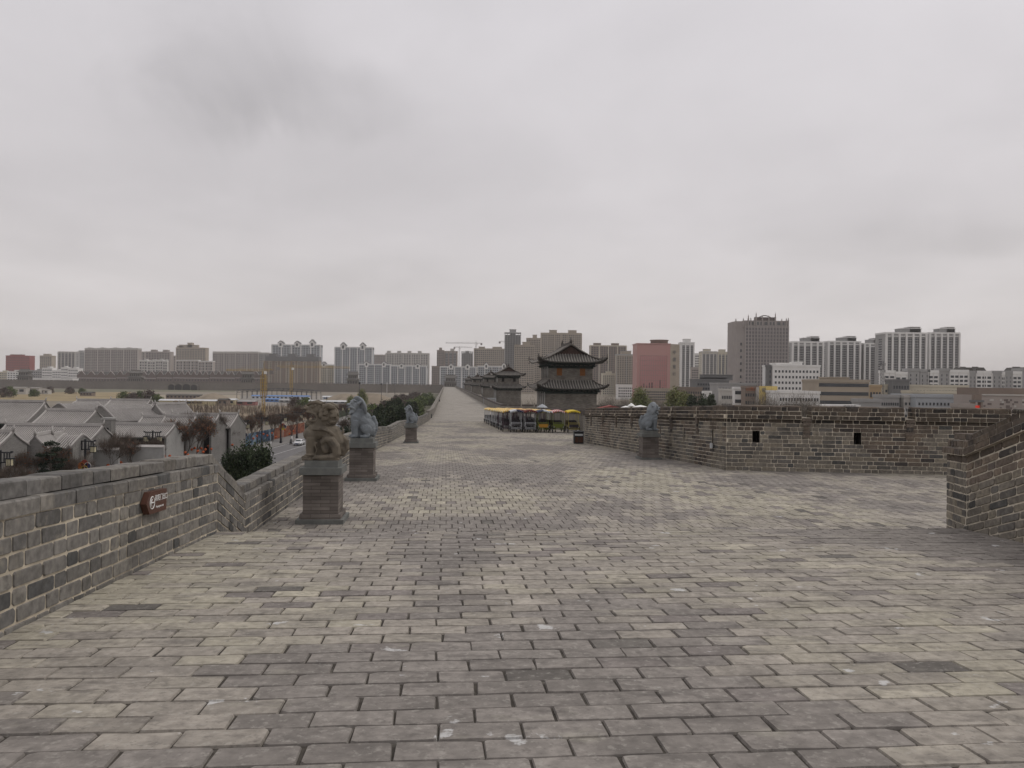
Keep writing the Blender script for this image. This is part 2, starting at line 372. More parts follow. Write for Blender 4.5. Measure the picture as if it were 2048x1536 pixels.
# ---- battlement on the outer side (tall, dark capped)
def battlement(name,label,a,b,rows=16,H=2.08,seg=2.9,gap=.38,hole=(.16,.34),slit=False,phase=.6,ends=(0,0),n=None,cores=True):
    a=Vector(a);b=Vector(b); d=b-a; ln=sqrt(d.x*d.x+d.y*d.y)
    n=Vector((-d.y,d.x,0)).normalized() if n is None else Vector((n[0],n[1],0)).normalized()
    t=thing(name,label,'battlement wall',a); core=MB(); br=MB(); cap=MB(); lin=MB(); M=Matrix.Translation(-a); core.M=br.M=cap.M=lin.M=M
    hc=H/rows; u=-seg*phase; 
    def at(u): return a+d*(u/ln)
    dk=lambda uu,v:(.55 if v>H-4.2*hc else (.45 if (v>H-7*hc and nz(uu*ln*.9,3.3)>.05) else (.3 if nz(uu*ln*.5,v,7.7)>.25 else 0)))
    allh=[]
    while u<ln:
        s0=max(u,0); s1=min(u+seg,ln); m=(u+seg/2)
        if s1-s0>.1:
            hl=[]
            if s0+.2<m<s1-.2:
                hw=hole[0]/2; z0=(7 if not slit else 6.5)*hc; hl=[(m-s0-hw,m-s0+hw,round(z0/hc)*hc,round((z0+hole[1])/hc)*hc)]
            A=at(s0);B=at(s1)
            slab(core,A,B,n,H-4*hc+.001,H-.01,-.004,.66)
            if hl:
                h0,h1,z0,z1=hl[0]; allh.append((s0+h0,s0+h1,z0,z1))
            # stepped cap: recessed course darkened as the cap's painted shadow, projecting course, two thinner ones
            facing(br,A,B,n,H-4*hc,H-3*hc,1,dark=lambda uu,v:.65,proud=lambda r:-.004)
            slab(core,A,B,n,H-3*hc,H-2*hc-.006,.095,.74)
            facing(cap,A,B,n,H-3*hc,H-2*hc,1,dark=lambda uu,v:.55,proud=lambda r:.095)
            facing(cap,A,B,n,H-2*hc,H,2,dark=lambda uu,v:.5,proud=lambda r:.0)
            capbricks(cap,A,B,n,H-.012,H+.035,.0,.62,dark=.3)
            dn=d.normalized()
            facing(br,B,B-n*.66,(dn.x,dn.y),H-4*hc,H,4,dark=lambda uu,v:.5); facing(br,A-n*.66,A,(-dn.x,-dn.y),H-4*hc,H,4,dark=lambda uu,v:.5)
        g0=s1; g1=min(u+seg+gap,ln)
        if g1-g0>.1 and u+seg>0:
            A=at(g0);B=at(g1); top=H-2.6*hc
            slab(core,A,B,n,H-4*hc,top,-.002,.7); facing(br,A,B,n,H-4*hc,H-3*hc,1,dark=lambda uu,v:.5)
            # ragged brick pier standing proud below the gap
            for r in range(5):
                w=R.uniform(.16,.3); zc=top-.9*hc-r*hc; mm=(g0+g1)/2
                C=at(mm-w/2);D_=at(mm+w/2); slab(cap,C,D_,n,zc,zc+hc*.85,.07-.01*r,.0,wallcol(0,zc,C.x,C.y,.3))
        u+=seg+gap
    # body below the merlons with real openings through it
    x0=0; dkk=lambda uu,v:dk(uu,v)
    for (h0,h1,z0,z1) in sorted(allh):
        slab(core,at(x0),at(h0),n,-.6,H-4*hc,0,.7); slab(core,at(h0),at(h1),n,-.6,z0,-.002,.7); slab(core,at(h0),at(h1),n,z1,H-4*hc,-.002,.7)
        lin=MB(); lin.M=M  # near-black lining: shade inside the opening, put into its colour
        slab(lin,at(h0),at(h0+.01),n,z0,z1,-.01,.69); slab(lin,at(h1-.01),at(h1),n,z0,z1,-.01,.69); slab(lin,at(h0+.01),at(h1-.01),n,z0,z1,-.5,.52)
        slab(lin,at(h0+.01),at(h1-.01),n,z0,z0+.01,-.01,.49); slab(lin,at(h0+.01),at(h1-.01),n,z1-.01,z1,-.01,.49); x0=h1; lin.build('loophole',mat('loophole_shade',(.035,.03,.026),.95,.2,5),t)
    slab(core,at(x0),at(ln),n,-.6,H-4*hc,0,.7)
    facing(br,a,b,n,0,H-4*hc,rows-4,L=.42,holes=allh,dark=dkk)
    core.build('wall_core',M_MORT2,t); br.build('brick_facing',M_WB,t); cap.build('coping',M_WB,t)
    return t
cB0=W(1438,939,25.2); s0_=24.6
def gz(x,y):
    s=x*TX+y*TY; return DZ(s)
A0=(7.02,25.3); A1=SQ(46.5,8.45); B1=(21.,23.3)
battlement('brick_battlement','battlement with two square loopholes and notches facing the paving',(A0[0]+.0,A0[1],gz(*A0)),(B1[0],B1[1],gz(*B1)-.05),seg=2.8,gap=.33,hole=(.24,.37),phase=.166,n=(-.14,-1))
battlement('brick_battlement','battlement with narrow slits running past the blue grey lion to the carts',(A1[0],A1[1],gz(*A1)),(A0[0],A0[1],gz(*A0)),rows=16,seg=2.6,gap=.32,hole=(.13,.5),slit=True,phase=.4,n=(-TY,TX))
A2=SQ(100,12.2)
A15=SQ(75,9.6)
def plainwall(label,pts,n=None,H=2.0,name='brick_battlement',seg=2.6):
    t=thing(name,label,'battlement wall',pts[0]); mb=MB(); mb.M=Matrix.Translation(-Vector(pts[0])); cp=MB(); cp.M=mb.M
    for p,q in zip(pts,pts[1:]):
        p=Vector(p);q=Vector(q); d=q-p; ln=sqrt(d.x**2+d.y**2); nn=Vector((-d.y,d.x,0)).normalized() if n is None else Vector((n[0],n[1],0))
        slab(mb,p,q,nn,-.6,H-.5,0,.7)
        u=0
        while u<ln:
            a=p+d*(u/ln); b=p+d*(min(u+seg,ln)/ln)
            slab(mb,a,b,nn,H-.5,H-.36,0,.7); slab(cp,a,b,nn,H-.36,H-.24,.06,.76); slab(cp,a,b,nn,H-.24,H,0,.7); u+=seg+.35
    mb.build('wall_core',M_FARW,t); cp.build('coping',mat('dark_capping_brick',(.085,.072,.064),.9,.3,1.5,bump=.004),t)
    return t
plainwall('battlement behind the parked canopy carts, bending out to the first bastion',[P3(99.5,13.0),P3(67,13.0),P3(47.2,13.0)],n=None)
plainwall('short return of the battlement behind the litter bin, turning outward',[P3(47.2,13.0),P3(46.55,8.45)],n=(-TX,-TY),seg=1.9)
plainwall('battlement closing the near side of the first bastion under the watchtower',[P3(100,40,DZ(100)),P3(100,12.9,DZ(100))],n=(TX*-1,-TY))
plainwall('long straight battlement past the watchtowers toward the distant gate',[P3(1096,12.2),P3(500,12.2),P3(190,12.2),P3(170,12.2)],n=(-TY,TX))
plainwall('battlement on the far side of the first bastion behind the watchtower',[P3(170,12.9,DZ(170)),P3(170,40,DZ(170))][::-1],n=(-TX,-TY))
# ---- end of the ramp wall (rises towards the camera)
t=thing('ramp_wall','tall brick ramp wall ending in a stepped cap at the crest of the paving','wall',(7.2,12.2,E-2.6))
C0=(7.32,13.0,E-2.66); C1=(7.09,12.05,E-2.62); C2=(7.0,5.6,E-2.62+6.45*.335)
core=MB();br=MB();cp=MB(); core.M=br.M=cp.M=Matrix.Translation(-Vector(t.location))
n=(-1,0.03)
n1=(-.97,.24)
hw=1.56; hc=hw/13
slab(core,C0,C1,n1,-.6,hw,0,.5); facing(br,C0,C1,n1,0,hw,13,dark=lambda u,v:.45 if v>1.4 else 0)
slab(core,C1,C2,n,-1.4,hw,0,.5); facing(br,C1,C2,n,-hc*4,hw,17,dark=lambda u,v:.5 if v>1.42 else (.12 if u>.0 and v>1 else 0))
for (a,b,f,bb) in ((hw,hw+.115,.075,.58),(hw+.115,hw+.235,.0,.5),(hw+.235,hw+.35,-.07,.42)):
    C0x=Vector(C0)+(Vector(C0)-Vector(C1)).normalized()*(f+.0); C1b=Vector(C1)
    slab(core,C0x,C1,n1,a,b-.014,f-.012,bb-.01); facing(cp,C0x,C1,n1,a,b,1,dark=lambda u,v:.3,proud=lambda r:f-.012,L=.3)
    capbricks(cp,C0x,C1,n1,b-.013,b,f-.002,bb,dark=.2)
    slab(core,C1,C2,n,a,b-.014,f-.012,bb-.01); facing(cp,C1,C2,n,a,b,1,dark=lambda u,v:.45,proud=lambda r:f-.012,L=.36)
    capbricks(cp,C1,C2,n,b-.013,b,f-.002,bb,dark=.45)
# end face of the wall, seen from the walk
e0=Vector(C0)+Vector((.5,.1,0)); facing(br,e0,C0,(0,1),0,hw,13)
core.build('wall_core',M_MORT2,t); br.build('brick_facing',M_WB,t); cp.build('coping',M_WB,t)
# ================================================================ paving
M_PAVE=mat('paving_brick_face',tint=True,var=.26,scale=13,bump=.005,bs=45,var2=.16,scale2=2.2,rough=.9,spec=.2,
  stain=[(2.2,.53,.70,(.11,.10,.092),.65,(1,2.6,1)),(.9,.52,.68,(.165,.151,.137),.5,(1,1.8,1)),(1.3,.60,.72,(.42,.40,.32),.35,(1,2,1)),(3.1,.67,.70,(.55,.55,.54),.8),(14,.56,.68,(.11,.10,.09),.45),(40,.58,.70,(.10,.09,.08),.4),(22,.56,.66,(.42,.40,.36),.35)])
M_PJ=mat('dusty_joint',(.055,.048,.04),.95,.35,12,bump=.004,bs=50,stain=[(5,.57,.7,(.19,.175,.15),.6)])
def pavecol(x,y,far=0):
    s=nz(x*.33,y*.22,1.5)+.45*nz(x*1.3,y*1.1,4.2)
    r=R.random()
    w=min(1,max(0,(s+R.uniform(-.3,.3)+.02)*1.9)); c=tuple(lerp(a,b,w) for a,b in zip((.306,.278,.242),(.368,.339,.272)))
    if s<-.2: c=(.228,.208,.189)
    if r>.985: c=(.135,.125,.113)
    elif r>.9: c=(.205,.184,.17)
    k=R.uniform(.9,1.1)*(1+.1*nz(x*.9,y*.9,9.1))
    return (c[0]*k,c[1]*k,c[2]*k)
base=MB()
def qr(s): return 24 if s<26 else (9.6 if s<47 else 13.0)
# mortar sheet under the bricks follows the profile
sl_=[-6,-2,2,6,11.42,11.58,13.05,17,21,25,26.5,35,45,47,56,67,80,100,101,112,130,145,160,169,190,300,500,800,1150]
for a,b in zip(sl_,sl_[1:]):
    q1=26 if a<26 else (12 if a<45 else (14.5 if a<99 else (42 if a<169 else 13.0)))
    z=-.010 if b<=61 else (0 if a>=67 else -.005)
    A=P3(a,-4,DZ(a)-.012);B=P3(a,q1,DZ(a)-.012);C=P3(b,q1,DZ(b)-.012);D_=P3(b,-4,DZ(b)-.012)
    base.quad(A,B,C,D_)
bm=brickmat('far_paving',(.262,.24,.218),(.325,.302,.26),(.16,.145,.125),.2,.4,.006,var=.16,scale=.35,coord='UV',rot=TX)
bo=base.build('walkway_bed',M_PJ); bo['kind']='structure'; bo.data.materials.append(bm)
for p in bo.data.polygons:
    if p.center.y>113: p.material_index=1
def paver(mb,s0,s1,q0,q1,g=.006,h=0):
    x0,x1,y0,y1=q0+g,q1-g,s0+.004,s1-.004; near=s0<22
    e=.006; hh=R.uniform(-.003,.005)+h; tx=R.uniform(-.0025,.0025)
    if near:
        c=R.uniform(.004,.022); cc=[R.uniform(.003,c+.004) if R.random()<.8 else R.uniform(.02,.045) for _ in range(4)]; w_=lambda:R.uniform(-.0055,.0055)
        m1,m2=(x0+x1)/2+R.uniform(-.06,.06),(x0+x1)/2+R.uniform(-.06,.06)
        q=[(x0+cc[0],y0),(m1,y0),(x1-cc[1],y0),(x1,y0+cc[1]*.6),(x1,y1-cc[2]*.6),(x1-cc[2],y1),(m2,y1),(x0+cc[3],y1),(x0,y1-cc[3]*.6),(x0,y0+cc[0]*.6)]
        q=[(a+w_(),b+w_()) for a,b in q]
    else: q=[(x0,y0),(x1,y0),(x1,y1),(x0,y1)]
    cx,cy=(x0+x1)/2,(y0+y1)/2; lx,ly=(x1-x0)/2,(y1-y0)/2
    vs=[]
    for (a,b) in q: x,y=SQ(b,a); vs.append((x,y,DZ(b)-.014))
    for (a,b) in q:
        a2=a-e*(1 if a>cx else -1)*min(1,abs(a-cx)/lx*1.2); b2=b-e*(1 if b>cy else -1)
        x,y=SQ(b2,a2); vs.append((x,y,DZ(b2)+hh+(tx if a>cx else -tx)))
    k=len(q)
    mb.add(vs,[tuple(range(k,2*k))]+[(i,(i+1)%k,k+(i+1)%k,k+i) for i in range(k)],pavecol(*SQ(cy,cx)))
pv_=MB(); s=.6; row=0
while s<11.3:
    w=.222*R.uniform(.97,1.03); q=-3.27-(row%2)*.2175-R.uniform(0,.05)
    qmax=(7.0+.0849*s)/.9964+.08
    while q<qmax:
        l=.435*R.uniform(.975,1.025); paver(pv_,s,min(s+w,11.47),max(q,-3.26),min(q+l,qmax),g=.0055*R.uniform(.4,1.7)); q+=l
    s+=w; row+=1
q=-3.27
while q<8.1: paver(pv_,s,11.5,q,q+.22); q+=.22      # header course at the crest
while s<112:
    s+=0 if s>=11.5 else 11.5-s
    w=.42*R.uniform(.985,1.015) if s>13.05 else .3875; q=-3.27-(row%2)*.11; row+=1
    qm=21. if s<24.2 else (9.0 if s<46 else (13.0 if s<99.4 else 16.0))
    while q<qm:
        l=.22
        if q+l>QL(s)-.05: paver(pv_,s,s+w,max(q,QL(s)),q+l,g=.005)
        q+=l
    s+=w
po=pv_.build('walkway_paving',M_PAVE); po['kind']='structure'
# ---- mass of the city wall under the walk
t=thing('city_wall','massive grey brick city wall carrying the paved walk above the street','city wall',(0,0,0))
def mass(mb,st,ql,qr_):
    for a,b in zip(st,st[1:]):
        za,zb=DZ(a)-.03,DZ(b)-.03
        vs=[P3(a,ql-1.5,-.5),P3(a,qr_+1.5,-.5),P3(b,qr_+1.5,-.5),P3(b,ql-1.5,-.5),P3(a,ql,za),P3(a,qr_,za),P3(b,qr_,zb),P3(b,ql,zb)]
        mb.add(vs,[(0,3,2,1),(4,5,6,7),(0,1,5,4),(1,2,6,5),(2,3,7,6),(3,0,4,7)])
mb=MB(); mass(mb,[-8,11.5,13.05,26],-3.9,25); mass(mb,[26,45,67,99],-3.9,15); mass(mb,[99,130,160,171],-3.9,42); mass(mb,[171,190,1100],-3.9,13); mb.build('wall_body',M_FARW,t)
# ================================================================ lions, pedestals, carts and small things on the walk
YAW=math.atan2(.0849,.9964)
def at(px,D,dq=0,s=None):
    X=(px-1024)/F*D; return X,D,gz(X,D)
M_CAPST=mat('dark_cap_stone',(.15,.155,.145),.8,.18,9,bump=.003,var2=.15,scale2=1.5)
M_THIN=brickmat('thin_grey_brick',(.135,.118,.105),(.21,.185,.165),(.09,.08,.072),.34,.064,.004,var=.35,scale=1.3,bump=.003)
def pedestal(px,D,label):
    x,y,z=at(px,D); t=thing('stone_pedestal',label,'pedestal',(x,y+.35,z-.02),YAW,'pedestals of the stone lions')
    MB().boxc((0,0,.05),(.86,.86,.10)).build('plinth',M_CAPST,t)
    MB().boxc((0,0,.145),(.74,.74,.09)).build('base_course',M_THIN,t)
    MB().boxc((0,0,.55),(.64,.64,.72)).build('brick_shaft',M_THIN,t)
    MB().boxc((0,0,.974),(.76,.76,.128)).build('cap_slab',M_CAPST,t)
    MB().boxc((0,0,1.098),(.60,.60,.12)).build('top_block',M_CAPST,t)
    return Vector((x,y+.35,z-.02+1.158))
p1=pedestal(640,14.15,'brick pedestal nearest the ramp, carrying the brown open-mouthed stone lion')
p2=pedestal(722,20.8,'brick pedestal on the town side just beyond the brown lion, under a grey lion')
p3=pedestal(822,44.6,'farthest and smallest pedestal on the town side, under a small grey lion')
p4=pedestal(1302,30.6,'brick pedestal standing alone against the battlement with slits')
def remesh(mb,vox,name,mat_,parent,smooth=3):
    me=mb.mesh('tmp',None); o=bpy.data.objects.new('tmp',me); COL.objects.link(o)
    m=o.modifiers.new('r','REMESH'); m.mode='VOXEL'; m.voxel_size=vox
    s=o.modifiers.new('s','SMOOTH'); s.factor=.5; s.iterations=smooth
    bpy.context.view_layer.update(); dg=bpy.context.evaluated_depsgraph_get()
    n=bpy.data.meshes.new_from_object(o.evaluated_get(dg)); bpy.data.objects.remove(o)
    n.name=name; n.materials.clear(); n.materials.append(mat_)
    n.polygons.foreach_set('use_smooth',[True]*len(n.polygons))
    return part(name,n,parent)
def stonemat(name,col,scales=False,**k):
    m=mat(name,col,.85,.16,7,bump=.004,bs=40,var2=.2,scale2=2.2,**k)
    if scales:
        N=m.node_tree.nodes;L=m.node_tree.links
        tc=N.new('ShaderNodeTexCoord'); mp=N.new('ShaderNodeMapping'); mp.inputs['Scale'].default_value=(1,1,2.2); L.new(tc.outputs['Object'],mp.inputs[0])
        v=N.new('ShaderNodeTexVoronoi'); v.inputs['Scale'].default_value=26; L.new(mp.outputs[0],v.inputs['Vector'])
        u=N.new('ShaderNodeBump'); u.inputs['Distance'].default_value=.009; u.inputs['Strength'].default_value=1; u.invert=True
        L.new(v.outputs['Distance'],u.inputs['Height']); b=N['Principled BSDF']
        old=b.inputs['Normal'].links[0].from_socket; L.new(old,u.inputs['Normal']); L.new(u.outputs[0],b.inputs['Normal'])
    return m
M_GREYL=stonemat('blue_grey_carved_stone',(.185,.205,.22),True)
M_GREYS=stonemat('blue_grey_smooth_stone',(.215,.235,.25))
M_BROWN=stonemat('weathered_brown_stone',(.15,.128,.098),stain=[(5,.5,.68,(.075,.066,.055),.7),(2,.56,.7,(.26,.20,.12),.5)])
def grey_lion(name,label,loc,sc,rz):
    t=thing(name,label,'stone lion',loc,rz,'guardian lions along the wall walk'); t.scale=(sc,)*3
    b=MB(); T=b.tube
    # torso, chest, neck
    T([(-.16,0,.38),(-.13,0,.50),(-.06,0,.60)],[.16,.205,.17],14)
    T([(-.12,0,.48),(.02,0,.38),(.14,0,.24),(.19,0,.14)],[.21,.215,.205,.15],14)
    b.ell((-.12,0,.47),(.205,.20,.22),14,10); b.ell((.13,0,.22),(.20,.205,.20),14,10); b.ell((.02,0,.50),(.2,.17,.17),14,10)
    T([(-.06,0,.56),(-.10,0,.74)],[.17,.15],12)
    for s in (-1,1):
        T([(-.19,.115*s,.44),(-.215,.12*s,.26),(-.20,.12*s,.06)],[.095,.078,.062],10)
        b.ell((-.235,.12*s,.045),(.105,.068,.046),10,7)
        for k in (-1,0,1): b.ell((-.315,(.12+.038*k)*s,.032),(.035,.021,.028),7,5)
        b.ell((.05,.165*s,.235),(.165,.085,.135),12,8,rot=Matrix.Rotation(.5,3,'Y'))
        T([(-.04,.17*s,.27),(.04,.18*s,.17),(.12,.17*s,.06)],[.07,.058,.045],8)
        T([(.13,.17*s,.045),(-.02,.175*s,.04)],[.045,.052],8); b.ell((-.05,.175*s,.04),(.075,.06,.042),8,6)
    for k in range(7):
        a=k/6; b.ell((.27+.05*sin(a*3),0,.08+.42*a),(.075-.015*a,.07,.07),8,6)
    T([(.24,0,.08),(.34,0,.2),(.35,0,.36),(.29,0,.52)],[.05,.05,.045,.025],8)
    b.box(-.14,.2,-.09,.09,.02,.36); remesh(b,.0115,'body',M_GREYL,t,2)
    # dished mane behind the head, facing forward
    m=MB(); rot=Matrix.Rotation(-.32,4,'Y')@Matrix.Rotation(-pi/2,4,'Y'); m.M=Matrix.Translation((-.085,.01,.80))@Matrix.Rotation(.45,4,'Z')@rot@Matrix.Diagonal((1.1,1.0,1,1))
    m.lathe([(.02,-.06),(.17,-.07),(.235,-.04),(.262,.0),(.262,.022),(.245,.035),(.20,.02),(.1,.03),(.02,.05)],40)
    m.build('mane_disc',M_GREYS,t)
    h=MB(); T=h.tube
    h.ell((-.19,0,.83),(.13,.125,.125),12,9)
    T([(-.20,0,.85),(-.29,0,.835),(-.355,0,.815)],[.105,.09,.07],10); h.ell((-.385,0,.85),(.045,.06,.04),8,6)     # upper jaw and nose
    T([(-.19,0,.71),(-.26,0,.668),(-.315,0,.65)],[.095,.078,.06],10); h.ell((-.33,0,.63),(.045,.055,.045),8,6)      # lower jaw
    h.ell((-.13,0,.73),(.09,.10,.12),10,8)
    T([(-.28,0,.70),(-.355,0,.71)],[.03,.02],6)
    for s in (-1,1):
        h.ell((-.285,.075*s,.905),(.048,.036,.036),8,6); T([(-.32,.05*s,.935),(-.25,.09*s,.965),(-.18,.11*s,.93)],[.018,.028,.018],7)
        T([(-.15,.12*s,.87),(-.10,.165*s,.92),(-.06,.19*s,.97)],[.05,.042,.008],7)
        T([(-.40,.045*s,.775),(-.33,.08*s,.79),(-.25,.095*s,.755),(-.2,.095*s,.70)],[.018,.022,.022,.02],6)
        for k in range(3): h.ell((-.30+.04*k,.06*s,.655+.01*k),(.025,.022,.03),6,5)
        for k in range(3): T([(-.37+.035*k,.045*s,.78),(-.37+.035*k,.045*s,.745)],[.012,.004],5)
    for k in range(5): T([(-.30+.04*k,.02,.62),(-.27+.04*k,.0,.545-.01*abs(k-2))],[.026,.01],6)
    remesh(h,.0105,'head',M_GREYS,t,2)
    return t
grey_lion('stone_lion','blue grey seated lion with a round disc mane, nearest the brown lion',p2,1.06,YAW+.3)
grey_lion('stone_lion','small far blue grey lion on the last pedestal before the street trees',p3,1.0,YAW+.1)
grey_lion('stone_lion','blue grey seated lion by the battlement, looking away from the town',p4,1.06,pi+YAW-.1)
def brown_lion():
    t=thing('stone_lion','weathered brown stone lion with roaring open mouth and curly mane','stone lion',p1+Vector((-.03,0,0)),YAW,'guardian lions along the wall walk'); t.scale=(1.03,)*3
    b=MB(); T=b.tube
    b.box(-.33,.33,-.21,.21,.0,.035)
    T([(-.15,0,.40),(-.12,0,.50),(.02,0,.53),(.16,0,.46),(.22,0,.30),(.2,0,.14)],[.17,.195,.19,.19,.185,.16],14)
    b.ell((-.19,0,.46),(.155,.185,.14),14,9); b.ell((.10,0,.47),(.2,.18,.15),12,8)
    T([(-.02,0,.55),(.02,0,.74)],[.19,.17],12)
    for s in (-1,1):
        b.ell((-.16,.13*s,.45),(.115,.075,.11),12,8); b.ell((-.16,.185*s,.455),(.07,.025,.065),12,8)
        T([(-.17,.12*s,.40),(-.185,.125*s,.22),(-.185,.125*s,.07)],[.098,.088,.078],10)
        b.ell((-.22,.125*s,.055),(.11,.082,.055),10,7); b.lathe([(.092,0),(.1,.012),(.092,.024)],12,(-.185,.125*s,.085))
        for k in (-1,0,1): b.ell((-.31,(.125+.045*k)*s,.048),(.035,.026,.035),7,5)
        # arching haunch and shin
        T([(.02,.15*s,.30),(.09,.17*s,.38),(.18,.175*s,.36),(.26,.17*s,.24),(.285,.165*s,.12),(.25,.16*s,.05)],[.06,.075,.085,.085,.075,.06],10)
        b.ell((.08,.15*s,.24),(.085,.06,.12),10,8)
        T([(.25,.17*s,.06),(.10,.18*s,.055),(-.02,.185*s,.05)],[.055,.05,.05],8); b.ell((-.05,.18*s,.05),(.075,.065,.05),8,6)
        for k in (-1,0,1): b.ell((-.115,(.18+.036*k)*s,.04),(.03,.022,.03),6,5)
        # scrolls on the leg and flank
        for (cx,cz,r0,w) in ((-.095,.30,.032,.013),(.19,.09,.04,.014),(.14,.44,.045,.014)):
            T([(cx+r0*(1-k/14)*cos(k*.7),(.19 if cz<.2 else .185)*s,cz+r0*(1-k/14)*sin(k*.7)) for k in range(12)],[w]*12,6)
        T([(-.10,.19*s,.27),(-.07,.185*s,.19),(-.10,.175*s,.10)],[.014,.02,.008],6)
    # collar with rope and bell
    b.lathe([(.205,-.02),(.225,0),(.205,.02)],26,(-.01,0,.585)); b.lathe([(.225,-.012),(.24,0),(.225,.012)],26,(-.01,0,.555))
    b.ell((-.245,0,.50),(.045,.05,.055),10,8)
    for s in (-1,1):
        b.ell((.0,.225*s,.57),(.03,.025,.03),8,6); T([(.02,.22*s,.56),(.14,.21*s,.52),(.25,.16*s,.45)],[.016,.02,.012],6)
        T([(.1,.19*s,.55),(.2,.18*s,.47),(.29,.12*s,.36)],[.035,.035,.02],7)
    # looping tail
    T([(.26,0,.12),(.37,0,.10),(.44,.0,.20),(.43,0,.34),(.35,0,.42),(.28,0,.40)],[.055,.05,.05,.05,.045,.05],8)
    for k in range(6): b.ell((.33+.09*cos(k),.05*sin(k*2),.30+.11*sin(k)),(.05,.05,.06),7,6)
    T([(.30,0,.42),(.37,0,.50),(.36,0,.60)],[.04,.03,.006],7)
    b.box(-.12,.27,-.11,.11,.02,.42); remesh(b,.0095,'body',M_BROWN,t,1)
    h=MB(); T=h.tube
    h.ell((.08,0,.80),(.19,.175,.20),14,10); h.ell((-.06,0,.90),(.17,.14,.12),12,9)
    T([(-.06,0,.93),(-.17,0,.91),(-.26,0,.90)],[.12,.09,.06],10)
    T([(-.24,0,.91),(-.30,0,.935),(-.315,0,.99)],[.05,.04,.018],8); h.ell((-.305,0,.925),(.035,.06,.028),8,6)
    T([(.0,0,.70),(-.12,0,.665),(-.25,0,.665)],[.12,.085,.055],10); h.ell((-.27,0,.68),(.035,.06,.035),8,6)
    pass                                                  # tongue
    for s in (-1,1):
        h.ell((-.15,.095*s,.965),(.048,.035,.042),10,8)
        T([(-.27,.04*s,.985),(-.2,.10*s,1.03),(-.1,.13*s,1.045),(.0,.135*s,1.01),(.03,.14*s,1.05)],[.018,.032,.036,.03,.012],8)
        T([(-.28,.055*s,.87),(-.2,.10*s,.86),(-.1,.13*s,.82),(-.055,.135*s,.75),(-.1,.125*s,.70),(-.22,.085*s,.70)],[.02,.024,.026,.026,.022,.018],7)
        T([(.05,.155*s,.97),(.13,.185*s,.985),(.22,.19*s,.95),(.26,.18*s,.93)],[.04,.055,.045,.012],8)
        T([(.07+.05*cos(k*.8)*(1-k/12),.19*s,.93+.05*sin(k*.8)*(1-k/12)) for k in range(9)],[.016]*9,6)
        for k in range(6): T([(-.26+.035*k,.052*s,.855-.006*k),(-.26+.035*k,.052*s,.825-.006*k)],[.013,.005],5)
        for k in range(6): T([(-.25+.033*k,.055*s,.705),(-.25+.033*k,.055*s,.738)],[.012,.005],5)
        for k in range(9): T([(-.27+.045*k,.06*s+.05*s*min(1,k/4),.655),(-.24+.045*k,.065*s+.05*s*min(1,k/4),.60)],[.026,.01],6)
    rr=random.Random(5)
    for i in range(120):
        a=rr.uniform(-1.9,1.9); e=rr.uniform(-.75,.95); d=Vector((cos(a)*cos(e),sin(a)*cos(e),sin(e))); 
        p=Vector((.05,0,.79))+Vector((d.x*.215,d.y*.19,d.z*.215)); k=rr.uniform(.026,.040)
        h.ell(p,k,8,6); 
        u=d.cross(Vector((.1,.2,1))).normalized(); w=d.cross(u)
        T([p+d*.02+(u*cos(j)+w*sin(j))*k*.8 for j in (0,1.3,2.6,3.9,5.2)],[k*.3]*5,5)
    remesh(h,.0075,'head',M_BROWN,t,1)
brown_lion()
# ---------------------------------------------------------------- direction sign
M_SIGN=mat('brown_sign_paint',(.085,.035,.022),.45,.1,6,spec=.4); M_WHITE=mat('white_paint',(.78,.78,.76),.6,.03)
sc_=8.65; q=-3.25
o=P3(sc_,q+.055); hz=WZ; X=Vector((TX,TY,-.052)).normalized(); Zn=Vector((TY,-TX,0)).normalized(); Yv=Zn.cross(X)
t=thing('direction_sign','brown arrow-shaped exit sign with white lettering fixed to the brick parapet','sign',(0,0,0))
cen=W(307,1002,8.62); cen=Vector(SQ(8.62*TY+cen.x*TX,q+.06)+(cen.z,))
t.matrix_world=Matrix(((X.x,Yv.x,Zn.x,cen.x),(X.y,Yv.y,Zn.y,cen.y),(X.z,Yv.z,Zn.z,cen.z),(0,0,0,1)))
pl=[(-.36,0),(-.26,-.12),(.24,-.12),(.24,.12),(-.26,.12)]
mb=MB(); mb.prism(pl,-.045,.02,axis='z'); mb.build('sign_board',M_SIGN,t)
mb=MB(); mb.tube([(-.20+.066*cos(a*pi/12),.0+.066*sin(a*pi/12),.022) for a in range(25)],.006,4,cap=False)
mb.tube([(-.245,0,.022),(-.155,0,.022)],.007,4); mb.tube([(-.205,.04,.022),(-.245,0,.022),(-.205,-.04,.022)],.006,4); mb.build('arrow_emblem',M_WHITE,t)
def text(s,size,parent,loc,m,name='lettering',ext=.001,rot=None,align='LEFT',spc=1,off=0):
    c=bpy.data.curves.new(name,'FONT'); c.body=s; c.size=size; c.extrude=ext; c.align_x=align; c.align_y='CENTER'; c.space_character=spc; c.materials.append(m); c.offset=off
    ob=bpy.data.objects.new(name,c); COL.objects.link(ob); ob.parent=parent; ob.location=loc
    if rot: ob.rotation_euler=rot
    
    bpy.context.view_layer.update(); dg=bpy.context.evaluated_depsgraph_get(); me=bpy.data.meshes.new_from_object(ob.evaluated_get(dg)); mw=ob.matrix_basis.copy(); bpy.data.objects.remove(ob)
    ob=bpy.data.objects.new(name,me); COL.objects.link(ob); ob.parent=parent; ob.matrix_basis=mw
    CH.setdefault(parent.name,[]).append(ob); return ob
text('和阳门出口',.078,t,(-.125,.035,.0225),M_WHITE,off=0,spc=.96,name='chinese_lettering')
text('Heyangmen exit',.036,t,(-.09,-.055,.0225),M_WHITE,spc=1.,name='english_lettering')
x,y,z=at(1425,25.8)
